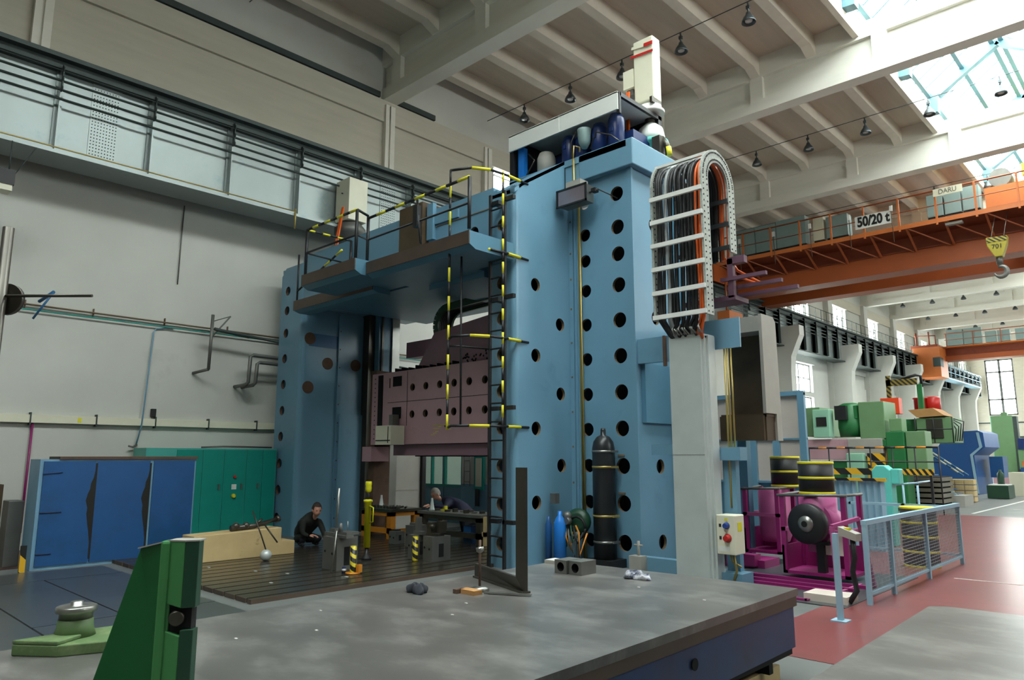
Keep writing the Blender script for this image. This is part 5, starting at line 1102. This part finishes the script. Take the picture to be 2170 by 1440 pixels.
# green machining centre (big, behind)
t = thing('machining_centre', 'large pale green machining centre with a control cabinet and a dark green spindle head', 'milling machine', (-9, 26, 0))
def cube(nm, x0, x1, y0, y1, z0, z1_, m_, lab=None, bev=.02): return build(nm, MB().box(x0, x1, y0, y1, z0, z1_), m_, t, lab, bev)
Yg = 24
cube('left_housing', -9.55, -9.0, Yg, Yg + 2, 2.25, 3.2, M['lgreen'])
cube('control_cabinet', -9.1, -8.58, Yg - .4, Yg, 2.2, 3.1, M['mint'])
build('screen', MB().box(-8.98, -8.66, Yg - .42, Yg - .4, 2.55, 2.85), M['ink'], t)
build('spindle_head', MB().lathe([(.34, 0), (.38, .3), (.36, 1.0), (.2, 1.08)], (-8.15, Yg + .3, 2.22), n=24).m(1).box(-8.45, -8.1, Yg - .25, Yg + .1, 2.75, 3.2).m(0).box(-8.1, -7.85, Yg, Yg + .5, 2.8, 3.2), [M['green'], M['black']], t)
cube('right_housing', -7.8, -7.05, Yg, Yg + 1.2, 2.15, 3.3, M['lgreen'])
cube('bed', -9.7, -7.6, Yg - .2, Yg + 2, 1.5, 2.15, M['pink']); cube('bed_base', -9.7, -7.5, Yg - .1, Yg + 2, 0, 1.45, M['green'])
cube('grey_saddle', -8.1, -7.1, Yg - .3, Yg + 1, 1.6, 2.15, M['boxgrey']); cube('mint_cover', -8.1, -7.6, Yg - .5, Yg, .5, 1.7, M['mint'])
cube('green_deck', -7.8, -7.0, Yg - .2, Yg + 1.5, 1.9, 2.12, M['green']); cube('green_base', -7.0, -6.5, Yg - .2, Yg + .5, 0, 2.35, M['green']); cube('green_top', -6.9, -6.55, Yg - .1, Yg + .4, 2.35, 2.75, M['lgreen'])
cube('pale_covers', -6.48, -5.95, Yg - .1, Yg + .6, 1.08, 2.35, M['lgreen']); cube('inner_dark', -7.55, -7.05, Yg, Yg + .5, .4, 1.85, M['tan'])
build('hazard_curtain', MB().box(-7.5, -7.0, Yg - .45, Yg - .42, .8, 1.7), M['hazard'], t)
c = MB()
strip_bar(c, (-9.8, 22.9, 1.86), (-5.4, 22.9, 1.86), .03, 8, .45, 1)
c.tube([(-9.8, 22.9, 1.45), (-5.4, 22.9, 1.45)], .02, 6)
for i in range(8): c.tube([(-9.6 + .6*i, 22.9, .0), (-9.6 + .6*i, 22.9, 1.86)], .02, 6)
build('guard_rail', c, [M['black'], M['amber']], label='black railing with orange bands in front of the green machining centre', cat='guard rail')
# second green machine with cabin
t = thing('vertical_lathe', 'green machine with a railed cabin, tilted brown roof and red drums', 'machine tool', (-6.2, 28, 0)); Yg = 28
cube('column', -7.6, -7.0, Yg, Yg + .6, 0, 2.9, M['green'])
cube('cabin', -7.05, -5.95, Yg - .6, Yg + .6, 2.05, 2.9, M['lgreen']); cube('cabin_window', -6.75, -6.25, Yg - .65, Yg - .6, 2.2, 2.85, M['dsteel'])
build('roof', MB().prism([(-7.2, Yg - .7, 3.12), (-7.25, Yg - .7, 3.18), (-6.5, Yg - .7, 3.22), (-6.15, Yg - .7, 2.95), (-7.0, Yg - .7, 2.92)], (0, 1.3, 0)), M['tan'], t)
build('red_drum', MB().lathe([(.2, 0), (.2, .5), (.24, .51), (.24, .55)], (-7.1, Yg + .3, 3.1), n=20), M['redp'], t); build('red_drum', MB().lathe([(.24, 0), (.24, .52), (.18, .58)], (-6.75, Yg + .5, 3.1), n=20), M['redp'], t)
cube('mast', -7.05, -6.88, Yg - .2, Yg, 2.9, 4.1, M['green'])
build('hazard_arm', MB().box(-8.0, -7.0, Yg - .3, Yg - .2, 4.08, 4.3).box(-8.0, -7.85, Yg - .3, Yg - .2, 3.65, 4.45), M['hazb'] if False else striped('arm_bands', '#8a7423', '#1b1a18', 6, (1, 0, 1)), t)
build('orange_box', MB().box(-8.2, -7.6, Yg - .4, Yg, 3.08, 3.65), M['orangered'], t, 'orange-red box', .01)
build('arm_tube', MB().tube([(-7.5, Yg - .2, 4.3), (-7.05, Yg - .2, 4.42), (-6.92, Yg - .1, 4.38), (-6.9, Yg - .1, 4.0)], .05, 8), M['black'], t)
c = MB()
for i in range(4): c.tube([(-5.95 + .06*i, Yg - .5, 2.1), (-5.9 + .08*i, Yg - .5, 2.5 + .08*i), (-6.1, Yg - .5, 2.9)], .02, 5)
for x in (-7.05, -6.5, -5.95): c.tube([(x, Yg - .75, 2.05), (x, Yg - .75, 2.9)], .02, 5)
c.tube([(-7.05, Yg - .75, 2.5), (-5.95, Yg - .75, 2.5)], .02, 5); build('cabin_rail', c, M['black'], t)
# blue machine with stairs
t = thing('blue_press', 'big deep blue machine with a notched right flank and pale edge', 'machine tool', (-7.6, 36, 0))
c = MB().prism([(-11.0, 36, 0), (-11.0, 36, 1.9), (-8.5, 36, 2.0), (-8.1, 36, 2.65), (-6.95, 36, 2.7), (-6.75, 36, 2.6), (-6.72, 36, 2.0), (-7.15, 36, 1.65), (-7.1, 36, 0)][::-1], (0, 3, 0)); build('body', c, M['mblue'], t)
c = MB().prism([(-7.0, 35.97, 2.62), (-6.9, 35.97, 2.62), (-6.82, 35.97, 2.0), (-7.2, 35.97, 1.64), (-7.1, 35.97, .05), (-7.2, 35.97, .05), (-7.3, 35.97, 1.68), (-6.93, 35.97, 2.0)], (0, .03, 0)); build('edge_trim', c, M['fence'], t)
build('side_box', MB().box(-6.9, -6.4, 37.5, 38.5, .7, 1.6), M['cblue'], t)
t = thing('steel_stairs', 'blue steel stairs with pale handrails in front of the big blue machine', 'stairs', (-6.8, 29.5, 0))
for dx in (0, .35): 
    c = MB(); strip_bar(c, (-7.5, 28.8 + dx*2, 2.0), (-6.1, 28.8 + dx*2, .95), .03, 4, .6, 1); build('handrail', c, [M['band'], M['cream']], t)
for i in range(7): build('tread', MB().box(-7.4 + .18*i, -7.2 + .18*i, 28.8, 29.5, 1.1 - .16*i, 1.13 - .16*i), M['band'], t)
build('stringer', MB().bar((-7.4, 28.78, 1.1), (-6.15, 28.78, .05), .04, .16).box(-7.55, -7.45, 28.75, 28.85, 0, 2.0), M['fence'], t)
build('base_frame', MB().box(-7.9, -7.4, 28.7, 29.4, 0, 1.1), M['mblue'], t)
k0 = None
for i in range(4):
    for j in range(3):
        build('timber_crate', MB().box(-6.95 + .3*j, -6.67 + .3*j, 30.0, 30.5, .02 + .2*i, .19 + .2*i), M['wood'], label='pale timber block, %s layer, %s, in the stack beside the blue stairs' % (('bottom', 'second', 'third', 'top')[i], ('left', 'middle', 'right')[j]), cat='timber', group='timber blocks stacked beside the blue stairs')
# far machines and bins
c = MB().box(-8.9, -7.85, 50, 51, .56, 3.95).m(1).box(-8.95, -8.9, 50.0, 50.1, .56, 3.95).m(0).box(-8.4, -8.1, 50, 50.4, 3.95, 4.15).m(2).box(-7.85, -7.65, 50, 50.5, .56, 3.9)
build('column_machine', c, [M['lgreen'], M['mint'], M['runway2']], label='tall pale green column machine below the end windows', cat='machine tool', bevel=.02)
build('pink_base', MB().box(-9.0, -7.6, 49.5, 51, 0, .55), M['pink'], label='low pinkish machine base under the tall green column machine', cat='machine base')
c = MB().box(-7.6, -6.2, 49, 51, .9, 2.0).m(1).box(-7.55, -6.4, 48.9, 49.0, 2.0, 2.6).m(2).box(-7.5, -6.2, 48.6, 49.6, 0, 1.0).m(3).box(-7.4, -6.9, 48.5, 48.6, 1.05, 1.35)
build('green_machine', c, [M['lgreen'], M['dblue'], M['cblue'], M['orange2']], label='green and blue machine cut by the right edge of the picture', cat='machine tool')
build('black_bin', MB().box(-6.25, -5.55, 33, 34.2, .02, .5).m(1).box(-6.2, -5.6, 33.05, 34.1, .5, .54), [M['dgreen'], M['white']], label='dark green bin with a white lid at the end of the aisle', cat='bin')
build('crate', MB().box(-6.0, -5.3, 36, 37, 0, .95).m(1).box(-5.55, -5.25, 36.1, 36.9, 0, .8), [M['cream'], M['dgreen']], label='pale crate behind the dark green bin', cat='crate')
build('canister', MB().lathe([(.12, 0), (.12, .4), (.05, .48), (.05, .55)], (-5.9, 33.8, .54), n=14), M['dgreen'], label='dark green canister standing on the bin with the white lid', cat='canister')
build('brown_pallet_stack', MB().box(-5.6, -5.1, 38, 39, 0, 1.1), M['boxgrey'], label='beige stack at the far end right of the bins', cat='stack')
build('white_table', MB().box(-5.2, -3.6, 40, 41, .72, .78).m(1).box(-5.1, -5.0, 40.1, 40.9, 0, .72).box(-3.8, -3.7, 40.1, 40.9, 0, .72), [M['white'], M['black']], label='white topped table at the far right edge', cat='table')
# ================================================================ CRANES
t = thing('overhead_crane', 'large orange overhead travelling crane spanning the hall, marked 50/20 t', 'overhead crane', (-3, 28.5, 8.4))
y1c = 28.5
build('main_girder', MB().box(-14.2, 8.2, y1c, y1c + .9, 8.38, 9.05).m(1).box(-14.2, 8.2, y1c - .08, y1c + .98, 9.05, 9.09).m(0).box(-14.2, 8.2, y1c + 2.6, y1c + 3.4, 8.38, 9.9), [M['orange'], M['orange3']], t, 'deep orange box girder')
build('upper_web', MB().box(-14.2, 8.2, y1c + .2, y1c + .25, 9.09, 9.95), M['orange3'], t)
yw = 27.3
build('walkway', MB().box(-14.2, 8.2, yw, y1c + .2, 9.62, 9.66).m(1).box(-14.2, 8.2, yw - .03, yw, 9.56, 9.72), [M['orange3'], M['orange2']], t)
for i in range(19):
    x = -14 + 1.2*i
    build('truss_brace', MB().bar((x, yw + .05, 9.6), (x, y1c - .02, 9.0), .06).bar((x, yw + .05, 9.6), (x + 1.1, y1c - .02, 9.0), .04), M['orange'], t)
c = MB().tube([(-14.2, yw, 10.72), (8.2, yw, 10.72)], .028, 6).tube([(-14.2, yw, 10.2), (8.2, yw, 10.2)], .016, 6); build('handrail', c, M['orange'], t)
for i in range(19): build('rail_post', MB().box(-14.1 + 1.18*i, -14.04 + 1.18*i, yw - .04, yw + .02, 9.5, 10.72), M['orange2'], t)
for i in range(5): build('hanging_lamp_arm', MB().tube([(-13.0 + 1.45*i, yw - .1, 10.3), (-12.98 + 1.45*i, yw - .1, 9.15)], .014, 5).m(1).box(-13.05 + 1.45*i, -12.95 + 1.45*i, yw - .12, yw - .08, 10.3, 10.5), [M['rust'], M['white']], t)
def sign(x0, x1, z0, z1_, y, body, size, sx, lab, col=M['white'], tm=M['ink'], bold=.0, nm='sign'):
    s_ = build(nm, MB().box(x0, x1, y, y + .02, z0, z1_), col, t, lab); text('lettering', body, ((x0 + x1)/2, y - .004, (z0 + z1_)/2), FRONT, size, tm, s_, sx, bold=bold); return s_
sign(-8.45, -7.2, 9.88, 10.36, yw - .08, '50/20 t', .50, .76, 'white load sign reading 50/20 t', bold=.02)
sign(-5.84, -4.96, 10.48, 10.74, yw - .08, 'DARU', .24, .85, 'cream sign reading DARU', M['cream'], M['iron'])
for (x0, x1, z1_, m_) in ((-13.6, -12.6, 11.05, 'gcab'), (-12.58, -11.7, 11.05, 'gcab'), (-11.68, -10.5, 11.1, 'gcab'), (-10.2, -9.8, 10.9, 'cream'), (-9.7, -8.9, 10.8, 'gcab'), (-6.2, -5.7, 10.75, 'gcab'), (-5.65, -5.15, 10.75, 'gcab'), (-5.1, -4.6, 10.78, 'gcab')):
    build('control_cabinet', MB().box(x0, x1, 27.8, 28.3, 9.95, z1_).m(1).box(x0, x1, 27.85, 28.3, 9.68, 9.95), [M[m_], M['black']], t, bevel=.01)
build('walkway_lights', MB().box(-5.6, -5.1, yw + .1, yw + .3, 9.45, 9.53), M['boxgrey'], t)
c = MB().box(-4.5, -3.2, 28.2, 30.6, 10.0, 10.7).m(1).lathe([(.33, 0), (.33, 1.2)], (-4.05, 28.4, 11.05), (0, 1, 0), 24).m(2).box(-3.3, -1.0, 28.2, 30.6, 10.0, 10.5).m(3).box(-3.4, -1.2, 28.2, 30.2, 10.9, 11.3)
c.m(1).lathe([(.25, 0), (.25, .9)], (-3.2, 28.3, 10.2), (0, 1, 0), 20)
build('trolley', c, [M['orange2'], M['iron'], M['orange'], M['yellow']], t, 'hoist trolley with drums')
build('end_carriage', MB().box(-14.35, -13.9, 26.6, 32.2, 8.78, 9.5).m(1).box(-14.3, -13.6, 27.2, 28.4, 6.9, 7.6).m(0).tube([(-13.7, 27.2, 7.6), (-13.7, 27.2, 8.8)], .04, 6).tube([(-14.2, 28.3, 7.6), (-14.2, 28.3, 8.8)], .04, 6), [M['orange'], M['orange2']], t)
t = thing('hook_block', 'yellow hook block with a large steel hook hanging below the orange crane', 'hook block', (-4.02, 26.5, 7.1))
c = MB().prism([(-4.32, 26.35, 8.48), (-3.74, 26.35, 8.46), (-3.78, 26.35, 8.2), (-3.92, 26.35, 7.82), (-4.12, 26.35, 7.82), (-4.3, 26.35, 8.2)][::-1], (0, .3, 0)); hb_ = build('housing', c, M['amber'] if False else mat('hook_yellow', '#8f8318', .5), t, bevel=.02)
build('hazard_band', MB().box(-4.3, -3.76, 26.34, 26.36, 8.3, 8.46), striped('hook_bands', '#8f8318', '#17160f', 7, (1, 0, 1.2)), t)
text('lettering', '701', (-4.03, 26.34, 8.15), FRONT, .2, M['ink'], t)
build('hook', MB().tube([(-4.03, 26.5, 7.85), (-4.03, 26.5, 7.6)], .09, 12).tube(arc((-4.03, 26.5, 7.36), .17, PI*.6, -PI*.95, 16, (1, 0, 0), (0, 0, 1)), [.06]*4 + [.07]*9 + [.05, .04, .03, .02], 10), M['iron'], t)
build('wire_rope', MB().tube([(-4.2, 26.5, 8.45), (-4.2, 28.2, 10.0)], .012, 5).tube([(-3.86, 26.5, 8.45), (-3.86, 28.2, 10.0)], .012, 5), M['dsteel'], t)
t = thing('overhead_crane', 'second orange overhead crane far down the hall with a square orange cab', 'overhead crane', (-3, 57, 7.4)); yw = 56.5
build('main_girder', MB().box(-13.2, 8.3, 57, 58, 8.2, 8.55).m(1).box(-13.2, 8.3, 57.2, 57.3, 8.55, 9.1), [M['orange'], M['orange3']], t)
build('walkway', MB().box(-13.2, 8.3, 56.5, 57.2, 9.08, 9.16), M['orange2'], t)
build('cab', MB().box(-14.1, -12.45, 55.5, 57.5, 7.0, 9.1).m(1).box(-12.9, -12.44, 55.48, 56.3, 7.7, 8.35), [M['orange2'], M['runway2']], t, bevel=.02)
build('end_frame', MB().box(-14.3, -12.6, 55.8, 58, 9.1, 9.3).tube([(-13.9, 55.8, 9.3), (-13.9, 55.8, 10.2)], .06, 6).tube([(-13.1, 55.8, 9.3), (-13.1, 55.8, 10.2)], .05, 6).tube([(-12.7, 55.8, 9.3), (-12.7, 55.8, 9.9), (-14.0, 55.8, 10.0)], .04, 6), M['orange3'], t)
for x0, x1 in ((-12.2, -11.2), (-11.15, -10.1), (-9.9, -9.3), (-9.2, -8.5), (-8.2, -7.6), (-7.5, -6.8)): build('control_cabinet', MB().box(x0, x1, 56.6, 57, 9.2, 10.3 if x0 < -10.5 else 9.95), M['gcab'], t)
c = MB().tube([(-12.3, 56.5, 10.05), (8.2, 56.5, 10.1)], .03, 5).tube([(-12.3, 56.5, 9.6), (8.2, 56.5, 9.6)], .02, 5)
for i in range(12): c.tube([(-12.2 + 1.6*i, 56.5, 9.1), (-12.2 + 1.6*i, 56.5, 10.08)], .03, 5)
build('handrail', c, M['orange'], t)
c = MB()
for z in (7.7, 8.2): c.tube([(-12.9, 57.5, z), (-12.9, 70, z)], .04, 5)
for i in range(10): c.tube([(-12.9, 57.5 + 1.35*i, 7.3), (-12.9, 57.5 + 1.35*i, 8.2)], .04, 5)
build('service_gangway', c.box(-13.6, -12.9, 57.5, 70, 7.2, 7.3), M['fence'], t)
# tool boxes on far right wall side, shelf pipes
